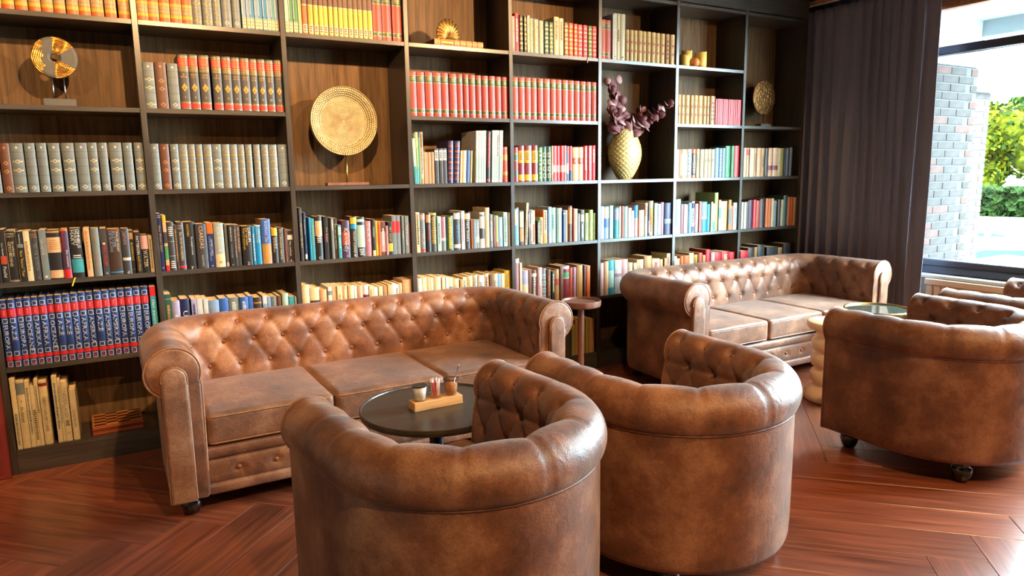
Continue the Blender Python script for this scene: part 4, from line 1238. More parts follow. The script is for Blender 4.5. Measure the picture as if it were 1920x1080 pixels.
def make_sofa(label, loc):
    t = thing('chesterfield_sofa', label, 'sofa', loc, 0, 'brown chesterfield sofas')
    IX, YB_, RC = 0.79, 0.57, 0.09
    # path runs right to left so that the normal (left of travel) points outwards
    half = [(IX, 0.0), (IX, YB_ - RC)] + arc(IX - RC, YB_ - RC, RC, 0, 90, 14)[1:]
    path = half + [(-x, y) for x, y in half[::-1]]
    path = path[::-1]; 
    prof = [(0.004, 0.27), (0.004, 0.40), (0.004, 0.46), (0.004, 0.52), (0.005, 0.56)]
    prof += arc(0.10, 0.62, 0.10, 198, -58, 34)
    prof += [(0.150, 0.525), (0.147, 0.515), (0.147, 0.46), (0.147, 0.38), (0.147, 0.28), (0.147, 0.18), (0.146, 0.11), (0.140, 0.088), (0.10, 0.086)]
    pin, _ = resample(prof[:5] + prof[5:40], 0.0095)
    prof = np.vstack([pin, np.array(prof[40:])])
    up = Upholstery(path, prof, 0.1385, 0.113, 0.205, 0.0155)
    if up.N[len(up.N) // 2][1] < 0: up.N *= -1
    n_in = len(pin)
    b = MB(); b.grid(up.grid(0, n_in + 1)); put('tufted_back', b.mesh('tufted_back', M_LEATHER, smooth=True, recalc=False), t)
    b = MB(); b.grid(up.grid(n_in, None)); put('outer_panel', b.mesh('outer_panel', M_LEATHER, smooth=True), t)
    L = up.u[-1]
    for row in range(3):
        k0 = 0.5 * (row % 2)
        for k in range(-12, 13):
            u = (k + k0) * up.su
            if abs(u) > L - 0.03: continue
            pos, nrm = up.eval(u, up.t3 + row * up.sv, 0.005); place_button(t, pos, nrm)
    # arm fronts
    for sgn in (-1, 1):
        X = lambda s_: sgn * (IX + s_)
        out = [(0.0, 0.10), (0.0, 0.58)] + arc(0.10, 0.62, 0.10, 200, -60, 26) + [(0.147, 0.52), (0.147, 0.088), (0.012, 0.088)]
        o2 = [(X(a), z) for a, z in out]
        if sgn < 0: o2 = o2[::-1]
        put('arm_front', outline_panel('arm_front', o2, 0.004, 0.022, M_LEATHER, 0.012), t)
        pil = [(0.052, 0.088)] + [(0.052, 0.56)] + arc(0.0985, 0.60, 0.0465, 180, -15, 14) + [(0.1445, 0.56), (0.1465, 0.52), (0.1465, 0.088)]
        p2 = [(X(a), z) for a, z in pil]
        if sgn < 0: p2 = p2[::-1]
        put('arm_pillar', outline_panel('arm_pillar', p2, -0.012, 0.022, M_LEATHER_SEAT, 0.012), t)
        b = MB(); b.tube([(X(a), -0.012, z) for a, z in [(0.004, 0.2), (0.001, 0.4), (0.0, 0.56)] + arc(0.10, 0.62, 0.101, 200, -72, 30) + [(0.118, 0.533)]], 0.0042, 7)
        b.tube([(X(a), -0.028, z) for a, z in [(0.052, 0.10), (0.052, 0.56)] + arc(0.0985, 0.60, 0.0465, 180, -15, 14)], 0.0030, 6)
        b.tube([(X(a), -0.014, z) for a, z in [(0.147, 0.52), (0.147, 0.09)]], 0.003, 6)
        put('piping', b.mesh('piping', M_PIPE, smooth=True), t)
    # front rail with its own row of buttons
    sec = [(0.03, 0.300), (0.004, 0.296), (-0.010, 0.284), (-0.014, 0.266), (-0.010, 0.248), (0.002, 0.240), (0.004, 0.236), (-0.002, 0.228), (-0.006, 0.21), (-0.007, 0.185), (-0.006, 0.16), (-0.002, 0.142), (0.004, 0.136), (0.003, 0.132), (-0.006, 0.126), (-0.009, 0.11), (-0.007, 0.094), (0.002, 0.087), (0.05, 0.086)]
    ss, _ = resample(sec, 0.006); xs = np.linspace(-IX, IX, 170); Xg, Sg = np.meshgrid(xs, np.arange(len(ss)), indexing='ij')
    Y = ss[Sg, 0]; Zg = ss[Sg, 1]; bx = [0.15 * (k + 0.5) for k in range(-5, 5)]
    for x in bx: Y = Y + 0.011 * np.exp(-(((Xg - x) / 0.022) ** 2 + ((Zg - 0.185) / 0.018) ** 2))
    b = MB(); b.grid(np.stack([Xg, Y, Zg], -1)); put('front_rail', b.mesh('front_rail', M_LEATHER, smooth=True), t)
    for x in bx: place_button(t, Vector((x, 0.002, 0.185)), Vector((0, -1, 0)))
    put('seat_deck', boxmesh('seat_deck', -0.80, 0.80, 0.03, 0.64, 0.09, 0.29, M_LEATHER, 0.01), t)
    # cushions
    cw = 2 * IX / 3
    cb = rounded_box(cw / 2 - 0.0015, 0.285, 0.067, 0.024, 0.016, 18)
    cm = cb.mesh('seat_cushion', M_LEATHER_SEAT, smooth=True, weld=1e-4, recalc=True)
    pb = MB()
    hx, hy, r = cw / 2 - 0.004, 0.2835, 0.03
    ring = [(hx - r + r * math.cos(a), hy - r + r * math.sin(a)) for a in np.linspace(0, PI / 2, 6)] + [(-hx + r + r * math.cos(a), hy - r + r * math.sin(a)) for a in np.linspace(PI / 2, PI, 6)] + [(-hx + r + r * math.cos(a), -hy + r + r * math.sin(a)) for a in np.linspace(PI, 1.5 * PI, 6)] + [(hx - r + r * math.cos(a), -hy + r + r * math.sin(a)) for a in np.linspace(1.5 * PI, 2 * PI, 6)]
    for z in (0.055, -0.055): pb.tube([(x, y, z) for x, y in ring], 0.0038, 6, closed=True)
    pbm = pb.mesh('piping', M_PIPE, smooth=True)
    for k in (-1, 0, 1):
        c = put('seat_cushion', cm, t, (k * cw, 0.270, 0.362)); put('piping', pbm, c)
    for x in (-0.86, 0.86):
        for y in (0.07, 0.62): put('foot', FOOT, t, (x * (1 if y < 0.5 else 0.93), y, 0))
    return t
sofa = make_sofa('brown buttoned leather sofa in front of the blue atlas volumes, chess box behind', (1.05, -0.92, 0))
dup(sofa, (3.825, -0.905, 0), 0, 'brown buttoned leather sofa beside the dark curtain, behind the white spindle table')

def make_chair(label, loc, rz):
    t = thing('tub_armchair', label, 'armchair', loc, rz, 'brown tub armchairs')
    RI, YF, YC = 0.255, 0.345, 0.016
    path = [(-RI, YF), (-RI, YC)] + arc(0, YC, RI, 180, 360, 40)[1:] + [(RI, YF)]
    prof0 = [(-0.018, 0.36), (-0.014, 0.42), (-0.008, 0.48), (-0.001, 0.54), (0.004, 0.57)] + arc(0.09, 0.613, 0.086, 205, -28, 30)
    pin, _ = resample(prof0, 0.009)
    tail = [(0.158, 0.564), (0.155, 0.558), (0.155, 0.552), (0.156, 0.54), (0.156, 0.45), (0.156, 0.35), (0.156, 0.25), (0.155, 0.16), (0.153, 0.115), (0.146, 0.096), (0.12, 0.094)]
    prof = np.vstack([pin, np.array(tail)])
    up = Upholstery(path, prof, 0.136, 0.108, 0.115, 0.017, 0.009, seam_every=1)
    up.N = up.N * (1 if up.N[len(up.N) // 2][1] < 0 else -1)
    up.tseam = up.t[len(pin) - 1] - 0.02
    n_in = len(pin)
    b = MB(); b.grid(up.grid(0, n_in + 1)); put('tufted_back', b.mesh('tufted_back', M_LEATHER, smooth=True), t)
    b = MB(); b.grid(up.grid(n_in, None)); put('outer_panel', b.mesh('outer_panel', M_LEATHER, smooth=True), t)
    # piping under the roll
    b = MB(); b.tube([(p[0] + n[0] * 0.1565, p[1] + n[1] * 0.1565, 0.561) for p, n in zip(up.P[::3], up.N[::3])], 0.0032, 6); put('piping', b.mesh('piping', M_LEATHER, smooth=True), t)
    for row in range(3):
        for k in range(-6, 7):
            u = (k + 0.5 * (row % 2)) * up.su
            if abs(u) > up.u[-1] - 0.03: continue
            pos, nrm = up.eval(u, up.t3 + row * up.sv, 0.005); place_button(t, pos, nrm)
    for sgn in (-1, 1):
        out = [(-0.016, 0.10), (-0.014, 0.36), (-0.004, 0.50)] + arc(0.09, 0.613, 0.085, 205, -28, 24) + [(0.156, 0.55), (0.154, 0.098), (0.0, 0.098)]
        o2 = [(-sgn * (RI + a), -z) for a, z in out]
        pl = [(sgn * (RI + a), z) for a, z in out]
        if sgn < 0: pl = pl[::-1]
        me = outline_panel('arm_front', pl, 0, 0.02, M_LEATHER, 0.01)
        me.transform(Matrix.Translation((0, YF - 0.002, 0)) @ Matrix.Scale(-1, 4, (0, 1, 0))); me.flip_normals()
        put('arm_front', me, t)
        b = MB(); b.tube([(sgn * (RI + a), YF + 0.012, z) for a, z in out[1:-2]], 0.0036, 6); put('piping', b.mesh('piping', M_PIPE, smooth=True), t)
    cb = rounded_box(0.238, 0.30, 0.06, 0.03, 0.015, 14); put('seat_cushion', cb.mesh('seat_cushion', M_LEATHER_SEAT, smooth=True, weld=1e-4, recalc=True), t, (0, 0.075, 0.37))
    b = MB(); pts = [(-0.30, 0.34)] + [(-0.30, 0.05)] + arc(0, 0.03, 0.30, 180, 360, 24) + [(0.30, 0.34)]
    b.add([(x, y, 0.10) for x, y in pts] + [(x, y, 0.30) for x, y in pts], [tuple(range(len(pts)))[::-1], tuple(range(len(pts), 2 * len(pts)))] + [(i, (i + 1) % len(pts), len(pts) + (i + 1) % len(pts), len(pts) + i) for i in range(len(pts))])
    put('seat_base', b.mesh('seat_base', M_LEATHER, recalc=True), t)
    for x, y in ((-0.30, 0.27), (0.30, 0.27), (-0.24, -0.23), (0.24, -0.23)): put('foot', FOOT, t, (x, y, 0))
    return t
chair = make_chair('brown leather tub armchair in front of the low round dark table', (0.857, -2.082, 0), 0.094)
dup(chair, (1.726, -2.05, 0), 0.0, 'middle one of three brown tub armchairs seen from behind, facing the gap between the sofas')
dup(chair, (3.393, -2.093, 0), 0.0, 'brown leather tub armchair hiding part of the white spindle table')
dup(chair, (4.36, -2.09, 0), -0.02, 'brown leather tub armchair in front of the radiator, mostly hidden, at frame edge')

# ------------------------------------------------------------------ tables
t = thing('coffee_table', 'low round dark table between the sofa and the tub armchair', 'table', (1.06, -1.395, 0))
b = MB(); b.lathe([(0.0, 0.436), (0.285, 0.436), (0.296, 0.441), (0.2985, 0.452), (0.298, 0.463), (0.294, 0.465), (0.290, 0.462), (0.288, 0.458), (0.0, 0.458)], 72); put('table_top', b.mesh('table_top', M_TABLETOP, smooth=False, weld=1e-5), t)
b = MB(); b.lathe([(0.0, 0.436), (0.06, 0.436), (0.06, 0.43), (0.028, 0.42), (0.028, 0.03), (0.0, 0.03)], 28); put('pedestal', b.mesh('pedestal', M_BLACK, weld=1e-5), t)
b = MB(); b.lathe([(0.0, 0.0), (0.21, 0.0), (0.215, 0.006), (0.21, 0.014), (0.04, 0.03), (0.0, 0.03)], 48); put('base', b.mesh('base', M_BLACK, weld=1e-5), t)

TZ = 0.4582
t = thing('cup_tray', 'small oak block with holes on the low round dark table', 'tray', (1.064, -1.392, TZ), 0.02)
b = MB(); b.box(-0.104, 0.104, -0.031, 0.031, 0.0, 0.034); put('block', b.mesh('block', M_OAK, bevel=0.0025, seg=2), t)
def cup(label, loc, fill, mat, zf):
    c = thing('glass_cup', label, 'cup', loc)
    b = MB(); b.lathe([(0.0, 0.0), (0.0215, 0.0), (0.0235, 0.002), (0.031, 0.064), (0.0312, 0.066), (0.0296, 0.066), (0.0222, 0.005), (0.0, 0.0045)], 32); put('cup_glass', b.mesh('cup_glass', M_GLASS, smooth=True, weld=1e-6), c)
    if fill:
        b = MB(); r1 = 0.0217 + 0.0074 * zf; b.lathe([(0.0, 0.0055), (0.0215, 0.0055), (r1, 0.0055 + 0.058 * zf), (0.0, 0.0055 + 0.058 * zf + 0.002)], 28); put(fill, b.mesh(fill, mat, smooth=True, weld=1e-6), c)
    return c
M_RIM = simple('dark_rim', (40, 30, 24), 0.3, var=0.1)
M_BSUG = simple('brown_sugar', (176, 104, 44), 0.7, var=0.25, scale=300, bump=0.4)
M_SACH = simple('red_sachet', (214, 40, 66), 0.5, var=0.15, scale=60)
M_SACHW = simple('white_sachet', (240, 226, 220), 0.5, var=0.05)
ZC = TZ + 0.0345
c1 = cup('glass cup of white creamer on the oak block, dark rimmed', (0.996, -1.394, ZC), 'creamer', M_WHITE, 0.86)
b = MB(); b.lathe([(0.0, 0.0), (0.0285, 0.0), (0.0300, 0.0), (0.0300, 0.004), (0.0, 0.004)], 28); put('lid_ring', b.mesh('lid_ring', M_RIM, weld=1e-6), c1, (0, 0, 0.0585))
c2 = cup('glass cup holding red sugar sticks on the oak block', (1.064, -1.392, ZC), None, None, 0)
rs = random.Random(5)
sticks = []
for i in range(7):
    a = 2 * PI * i / 7; r = 0.011 if i < 6 else 0.0
    s = thing('sugar_stick', 'red and white sugar stick, %s of the bundle standing in the middle glass cup' % ORD[i], 'sugar stick', (1.064 + r * math.cos(a), -1.392 + r * math.sin(a), ZC + 0.0065), a, 'sugar sticks in the glass cup')
    hh = 0.062 + 0.010 * rs.random()
    put('wrapper', boxmesh('wrapper', -0.004, 0.004, -0.0025, 0.0025, 0, hh - 0.010, M_SACH if i % 3 else M_SACHW, 0.001), s); put('wrapper_end', boxmesh('wrapper_end', -0.0042, 0.0042, -0.0012, 0.0012, hh - 0.010, hh, M_SACHW), s)
    s.rotation_euler = (0.0, math.radians(5), a)
c3 = cup('glass cup of brown sugar at the spoon end of the oak block', (1.132, -1.3905, ZC), 'brown_sugar', M_BSUG, 0.68)
b = MB(); b.lathe([(0.0295, 0.0), (0.0318, 0.0), (0.0318, 0.003), (0.0295, 0.003), (0.0295, 0.0)], 32); put('rim', b.mesh('rim', M_RIM, weld=1e-6), c3, (0, 0, 0.0645))
s = thing('spoon', 'thin steel spoon standing in the brown sugar cup', 'spoon', (1.142, -1.3905, ZC + 0.050)); b = MB(); b.tube([(0, 0, -0.012), (0.018, 0.006, 0.03), (0.030, 0.011, 0.060)], 0.0018, 8); put('handle', b.mesh('handle', M_STEEL, smooth=True), s)
b = MB(); b.lathe([(0.0, -0.004), (0.003, -0.002), (0.0036, 0.0), (0.003, 0.002), (0.0, 0.004)], 10); put('knob', b.mesh('knob', M_STEEL, smooth=True), s, (0.0305, 0.0113, 0.061))

t = thing('side_table', 'small round brown pedestal table between the two sofas', 'side table', (2.365, -0.555, 0))
b = MB(); b.lathe([(0.0, 0.590), (0.105, 0.590), (0.115, 0.594), (0.118, 0.604), (0.118, 0.624), (0.115, 0.628), (0.110, 0.626), (0.107, 0.616), (0.0, 0.614)], 56); put('table_top', b.mesh('table_top', M_SIDETABLE, weld=1e-5), t)
b = MB(); b.lathe([(0.0, 0.02), (0.0185, 0.02), (0.0185, 0.590), (0.0, 0.590)], 24); put('pole', b.mesh('pole', M_SIDETABLE, smooth=False, weld=1e-5), t)
b = MB(); b.lathe([(0.0, 0.0), (0.125, 0.0), (0.127, 0.008), (0.12, 0.016), (0.03, 0.022), (0.0, 0.022)], 44); put('base', b.mesh('base', M_SIDETABLE, weld=1e-5), t)

t = thing('spindle_table', 'cream side table with a stacked bulging turned stem beside an armchair', 'side table', (3.672, -1.302, 0))
pr_ = [(0.0, 0.0), (0.150, 0.0), (0.157, 0.010), (0.157, 0.035), (0.150, 0.055), (0.125, 0.075), (0.106, 0.088), (0.102, 0.098)]
for z0 in (0.10, 0.197, 0.294):
    pr_ += [(0.106, z0 + 0.004), (0.120, z0 + 0.016), (0.126, z0 + 0.032), (0.126, z0 + 0.058), (0.120, z0 + 0.076), (0.107, z0 + 0.088), (0.102, z0 + 0.094)]
pr_ += [(0.10, 0.400), (0.104, 0.424)]
b = MB(); b.lathe(pr_, 56); put('turned_stem', b.mesh('turned_stem', M_CREAM, smooth=True, weld=1e-5), t)
b = MB(); b.lathe([(0.0, 0.424), (0.10, 0.424), (0.138, 0.430), (0.152, 0.440), (0.157, 0.455), (0.155, 0.470), (0.148, 0.478), (0.0, 0.479)], 56); put('table_top', b.mesh('table_top', M_CREAM, smooth=True, weld=1e-5), t)

t = thing('glass_table', 'round glass side table with a brass rim in front of the far sofa', 'side table', (4.285, -1.17, 0))
b = MB(); b.lathe([(0.188, 0.448), (0.200, 0.448), (0.203, 0.456), (0.203, 0.468), (0.198, 0.471), (0.190, 0.468), (0.188, 0.448)], 64); put('rim', b.mesh('rim', M_BRASS, smooth=True, weld=1e-6), t)
b = MB(); b.lathe([(0.0, 0.452), (0.189, 0.452), (0.189, 0.460), (0.0, 0.460)], 56); put('table_top', b.mesh('table_top', simple('dark_mirror_glass', (70, 74, 66), 0.06, 0.2, var=0.05, coat=0.5), weld=1e-6), t)
for k in range(3):
    a = 2 * PI * k / 3 + 0.4; b = MB(); b.tube([(0.185 * math.cos(a), 0.185 * math.sin(a), 0.449), (0.15 * math.cos(a), 0.15 * math.sin(a), 0.006)], 0.008, 10); put('leg', b.mesh('leg', M_BRASS, smooth=True), t)
b = MB(); b.tube([(0.15 * math.cos(a), 0.15 * math.sin(a), 0.008) for a in np.linspace(0, 2 * PI, 40, endpoint=False)], 0.007, 8, closed=True); put('foot_ring', b.mesh('foot_ring', M_BRASS, smooth=True), t)

# ------------------------------------------------------------------ decoration in the shelves
# split disc sculpture
t = thing('disc_sculpture', 'dark and gold ring sculpture on a grey block, alone on its shelf', 'sculpture', (-0.146, 0.09, SZ[1] + 0.0004))
put('plinth_block', boxmesh('plinth_block', -0.062, 0.066, -0.03, 0.03, 0, 0.036, M_GREYST, 0.002), t)
M_RIPPLE = simple('rippled_gold', (196, 142, 64), 0.34, 0.7, var=0.5, scale=60, bump=0.5, stretch=(1, 1, 3))
DC = (0.0, 0.0, 0.222)
def disc_face(name, mat, want_gold):
    b = MB(); na_, rs_ = 160, [0.0175, 0.022] + list(np.linspace(0.028, 0.090, 17)) + [0.093]
    def yf(r, a, g):
        y = -0.004 if r < 0.018 else -0.0075 if r < 0.0225 else (-0.003 if r > 0.0925 else -0.011 + 0.004 * max(0, (r - 0.08) / 0.013))
        return y - (0.0011 * math.sin(r * 850 + 2 * math.sin(a * 4)) if g and 0.022 < r < 0.092 else 0)
    def gold(r, a):
        x, z = r * math.cos(a), r * math.sin(a); wob = 0.006 * math.sin(z * 130) + 0.004 * math.sin(z * 310)
        if x < -0.046 + wob: return True
        if x < -0.004: return False
        d = math.degrees(a); d = d - 360 if d > 180 else d
        return not (-38 + 8 * r / 0.093 < d < 34)
    for i in range(na_):
        a0, a1 = 2 * PI * i / na_, 2 * PI * (i + 1) / na_
        for k in range(len(rs_) - 1):
            r0, r1 = rs_[k], rs_[k + 1]
            if gold((r0 + r1) / 2, (a0 + a1) / 2) == want_gold:
                b.add([(r * math.cos(a), yf(r, a, want_gold), r * math.sin(a)) for r, a in ((r0, a0), (r1, a0), (r1, a1), (r0, a1))], [(0, 1, 2, 3)])
    return b.mesh(name, mat, weld=1e-6)
put('dark_stone', disc_face('dark_stone', M_GREYST, False), t, DC)
put('gold_relief', disc_face('gold_relief', M_RIPPLE, True), t, DC)
b = MB(); b.lathe([(0.0175, 0.0039), (0.0175, -0.012), (0.09, -0.012), (0.093, -0.008), (0.093, 0.003)], 120); put('disc_edge', b.mesh('disc_edge', simple('dark_edge', (46, 36, 30), 0.5), smooth=False), t, DC, (PI / 2, 0, 0))
for x in (-0.019, 0.027):
    b = MB(); b.tube([(x, 0, 0.03), (x, 0, 0.138)], 0.0032, 10); put('rod', b.mesh('rod', M_STEEL, smooth=True), t)

# hammered tray on a stand
t = thing('tray_on_stand', 'round hammered gold tray upright on a thin rod and flat foot', 'ornament', (1.205, 0.12, SZ[2] + 0.0004))
put('foot_plate', boxmesh('foot_plate', -0.118, 0.122, -0.03, 0.03, 0, 0.016, M_SIDETABLE, 0.0015), t)
b = MB(); b.tube([(0.004, 0, 0.015), (0.004, 0, 0.19)], 0.0045, 10); put('rod', b.mesh('rod', M_BRASS, smooth=True), t)
b = MB(); rings, segs = 150, 640; P = []
for i in range(segs):
    th = 2 * PI * i / segs; row = []
    for j in range(rings + 1):
        r = 0.189 * j / rings; y = 0.0
        rim = sm(np.array((r - 0.125) / 0.055)); y = -0.020 * float(rim)
        dep = 0.0
        if r > 0.006 and r < 0.184:
            w = 0.0056 if r < 0.128 else 0.011
            k = int(r / w); rc_ = (k + 0.5) * w; m_ = max(6, int(2 * PI * rc_ / (w * 1.08))) if r < 0.128 else 84
            ph = (th * m_ / (2 * PI) + 0.5 * (k % 2)) % 1.0 - 0.5; q = ((r - rc_) / w) ** 2 + ph * ph
            dep = 0.0042 * math.exp(-q * 9) * (1 if r < 0.128 else 1.3)
        row.append((r * math.cos(th), y + dep, r * math.sin(th)))
    P.append(row)
b.grid(P, closed_u=True); M_TRAY = simple('tray_gold', (178, 156, 112), 0.42, 0.7, var=0.15, scale=30)
gt = b.mesh('tray_dish', M_TRAY, smooth=True)
put('tray_dish', gt, t, (-0.001, 0.0, 0.358))
b = MB(); b.lathe([(0.19, -0.004), (0.192, 0.0), (0.19, 0.022), (0.187, 0.024), (0.186, 0.020), (0.186, -0.004), (0.19, -0.004)], 96); me = b.mesh('tray_rim', M_TRAY, smooth=True, weld=1e-6)
put('tray_rim', me, t, (-0.001, 0.0, 0.358), (PI / 2, 0, 0))

# book lying flat with a shell on it
t = thing('lying_book', 'tan ribbed book lying flat under the scallop shell', 'book', (1.732, 0.012, SZ[0] + 0.0004))
M_TANBOOK = simple('tan_leather_book', (206, 142, 92), 0.5, var=0.1, bump=0.1); M_DKRED = simple('dark_red_cloth', (84, 34, 32), 0.6, var=0.1)
lw = 0.318; sp = Spine(0.037, lw, 0.215, 0.006); mb = MB(); sp.cover(mb, 0.003); mb.cur = 1
rot = Matrix(((0, 0, 1, 0), (0, 1, 0, 0), (-1, 0, 0, 0.037), (0, 0, 0, 1)))
for z in (0.04, 0.125, 0.165, 0.205, 0.245, 0.28): sp.strip(mb, 0, 0.037, z - 0.0015, z + 0.0015, 0.0012)
mb.cur = 2; sp.strip(mb, 0.006, 0.031, 0.055, 0.112, 0.0008)
for z in (0.022, 0.145, 0.185, 0.225, 0.262, 0.30): sp.lozenge(mb, z, 0.008, 0.008, 0.4)
me = mb.mesh('cover', [M_TANBOOK, M_DKRED, BM['gld']]); me.transform(rot); put('cover', me, t)
mb = MB(); mb.box(0.0035, 0.0335, 0.012, 0.21, 0.0035, lw - 0.0035); me = mb.mesh('pages', M_DKRED); me.transform(rot); put('pages', me, t)
t = thing('scallop_shell', 'golden ribbed scallop shell standing on the lying tan book', 'shell', (1.852, 0.09, SZ[0] + 0.0385), 0.12)
b = MB(); nr, nt = 22, 140; P = []
for i in range(nt + 1):
    f_ = i / nt; a = math.radians(-28 + 236 * f_); rib = math.cos(2 * PI * 15 * f_); R = 0.086 + 0.0025 * rib
    R *= 1.0 + 0.14 * math.sin(max(0, min(PI, a))) - 0.06 * abs(math.cos(a))
    row = []
    for j in range(nr + 1):
        q = j / nr; r = R * q; dome = 0.024 * math.sin(PI * min(1, q * 0.95)) ** 0.8; row.append((r * math.cos(a) * 0.98, -dome - 0.0030 * rib * q, 0.028 + r * math.sin(a) * 1.02 * (1 if a > 0 else 0.55) + (0.0)))
    P.append(row)
b.grid(P); me = b.mesh('shell_fan', M_GOLD, smooth=True)
sh = put('shell_fan', me, t)
md = sh.modifiers.new('thick', 'SOLIDIFY'); md.thickness = 0.0025; md.offset = 0
b = MB(); b.lathe([(0.0, 0.0), (0.02, 0.0), (0.024, 0.005), (0.016, 0.012), (0.010, 0.028), (0.0, 0.03)], 20); put('shell_foot', b.mesh('shell_foot', M_GOLD, smooth=True, weld=1e-6), t, (0.0, 0.008, 0))

# scaled gold vase with eucalyptus
VX, VY, VZ = 3.245, 0.145, SZ[2] + 0.0004
t = thing('vase', 'gold oval vase with a fish-scale relief holding dried purple leaves', 'vase', (VX, VY, VZ))
b = MB(); nz_, na = 130, 220; P = []
for i in range(na):
    th = 2 * PI * i / na; row = []
    for j in range(nz_ + 1):
        q = j / nz_; z = 0.352 * q
        r = 0.044 + 0.090 * math.sin(PI * (0.02 + 0.93 * q)) ** 0.92
        sc = 0.030; rr_ = z / (sc * 0.55); k = math.floor(rr_); fz = rr_ - k; m_ = 17; px_ = (th * m_ / (2 * PI) + 0.5 * (k % 2)); fx = px_ - math.floor(px_) - 0.5
        dd = math.sqrt((fx * 1.7) ** 2 + (1 - fz) ** 2); dsp = 0.0050 * (1 - abs(dd - 0.72) / 0.22) if abs(dd - 0.72) < 0.22 else 0.0
        r2 = r + dsp * (1 if 0.03 < q < 0.98 else 0)
        row.append((r2 * math.cos(th), r2 * 0.62 * math.sin(th), z))
    P.append(row)
b.grid(P, closed_u=True); M_VASE = simple('pale_gold', (224, 194, 122), 0.42, 0.55, var=0.08, scale=20)
put('vase_body', b.mesh('vase_body', M_VASE, smooth=True), t)
b = MB(); P = [[((0.045 - 0.004 * k) * math.cos(2 * PI * i / 40), (0.045 - 0.004 * k) * 0.62 * math.sin(2 * PI * i / 40), 0.352 + (0.004, 0.006, -0.05)[k]) for k in range(3)] for i in range(40)]; b.grid(P, closed_u=True); put('vase_rim', b.mesh('vase_rim', M_VASE, smooth=True), t)
b = MB(); b.disc(0.046, 0.001, 30, up=False); put('vase_bottom', b.mesh('vase_bottom', M_GOLD), t)
M_LEAF = simple('purple_leaf', (128, 76, 78), 0.6, var=0.3, scale=18); M_LEAFP = simple('pink_leaf', (196, 146, 146), 0.6, var=0.12, scale=18); M_STEM = simple('leaf_stem', (120, 82, 62), 0.6, var=0.2)
def leaf_mesh(mat, r):
    b = MB(); n = 12; c = [(0, 0, 0.004)] + [(r * math.cos(a) * (1 + 0.06 * math.cos(a)), r * 0.92 * math.sin(a), -0.003 * math.cos(2 * a)) for a in np.linspace(0, 2 * PI, n, endpoint=False)]
    top = c; bot = [(x, y, z - 0.0008) for x, y, z in c]
    b.add(top + bot, [(0, 1 + i, 1 + (i + 1) % n) for i in range(n)] + [(n + 1, n + 2 + (i + 1) % n, n + 2 + i) for i in range(n)] + [(1 + i, n + 2 + i, n + 2 + (i + 1) % n, 1 + (i + 1) % n) for i in range(n)])
    return b.mesh('leaf', mat, smooth=True)
LEAVES = [leaf_mesh(M_LEAF, 0.027), leaf_mesh(M_LEAF, 0.034), leaf_mesh(M_LEAF, 0.021), leaf_mesh(M_LEAFP, 0.028)]
rl = random.Random(11)
STEMS = [((-0.135, 0.0, 0.66), 'tall upright eucalyptus stem with purple round leaves in the gold vase'), ((0.25, -0.16, 0.50), 'long eucalyptus stem leaning out towards the curtain from the gold vase'), ((-0.16, -0.03, 0.47), 'short bushy eucalyptus stem over the divider side of the gold vase'), ((0.10, -0.05, 0.46), 'short drooping eucalyptus stem in the middle of the gold vase'), ((-0.04, 0.05, 0.69), 'eucalyptus stem ending in one pale pink round leaf')]
for si, (tip, lab) in enumerate(STEMS):
    s = thing('eucalyptus_stem', lab, 'dried plant', (VX, VY, VZ), 0, 'dried stems in the gold vase')
    p0 = Vector((0.012 * (si - 2), 0, 0.20)); p1 = Vector((tip[0] * 0.25, 0, 0.36)); p2 = Vector(tip)
    pts = [(p0 * (1 - q) ** 2 + p1 * 2 * q * (1 - q) + p2 * q * q) for q in np.linspace(0, 1, 12)]
    b = MB(); b.tube(pts, 0.0022, 6); put('stem', b.mesh('stem', M_STEM, smooth=True), s)
    if si == 4:
        o = put('leaf', LEAVES[3], s, p2 + Vector((0.02, 0, 0.01)), (1.35, 0.2, 0.1)); o.scale = (1.25, 1.25, 1.25); continue
    N = 34 if si < 2 else 28
    for k in range(N):
        q = 0.42 + 0.58 * (k // 2) / (N // 2 - 1); i = min(10, int(q * 11)); c = Vector(pts[i]).lerp(Vector(pts[i + 1]), q * 11 - i)
        size = 1.7 - 0.75 * max(0, q - 0.4) / 0.6; sd = 1 if k % 2 else -1
        off = Vector((rl.uniform(-0.03, 0.03), rl.uniform(-0.03, 0.02), rl.uniform(-0.02, 0.02))) + Vector((0.018 * sd, 0, 0.012))
        pp = c + off; pp.y = max(-0.20, min(0.10, pp.y)); pp.x = max(-0.26, min(0.28, pp.x))
        mi_ = 3 if rl.random() < 0.16 else rl.choice((0, 0, 1, 2)); o = put('leaf', LEAVES[mi_], s, pp, (rl.uniform(0.7, 1.9), rl.uniform(-0.6, 0.6), rl.uniform(-1.2, 1.2))); o.scale = (size,) * 3

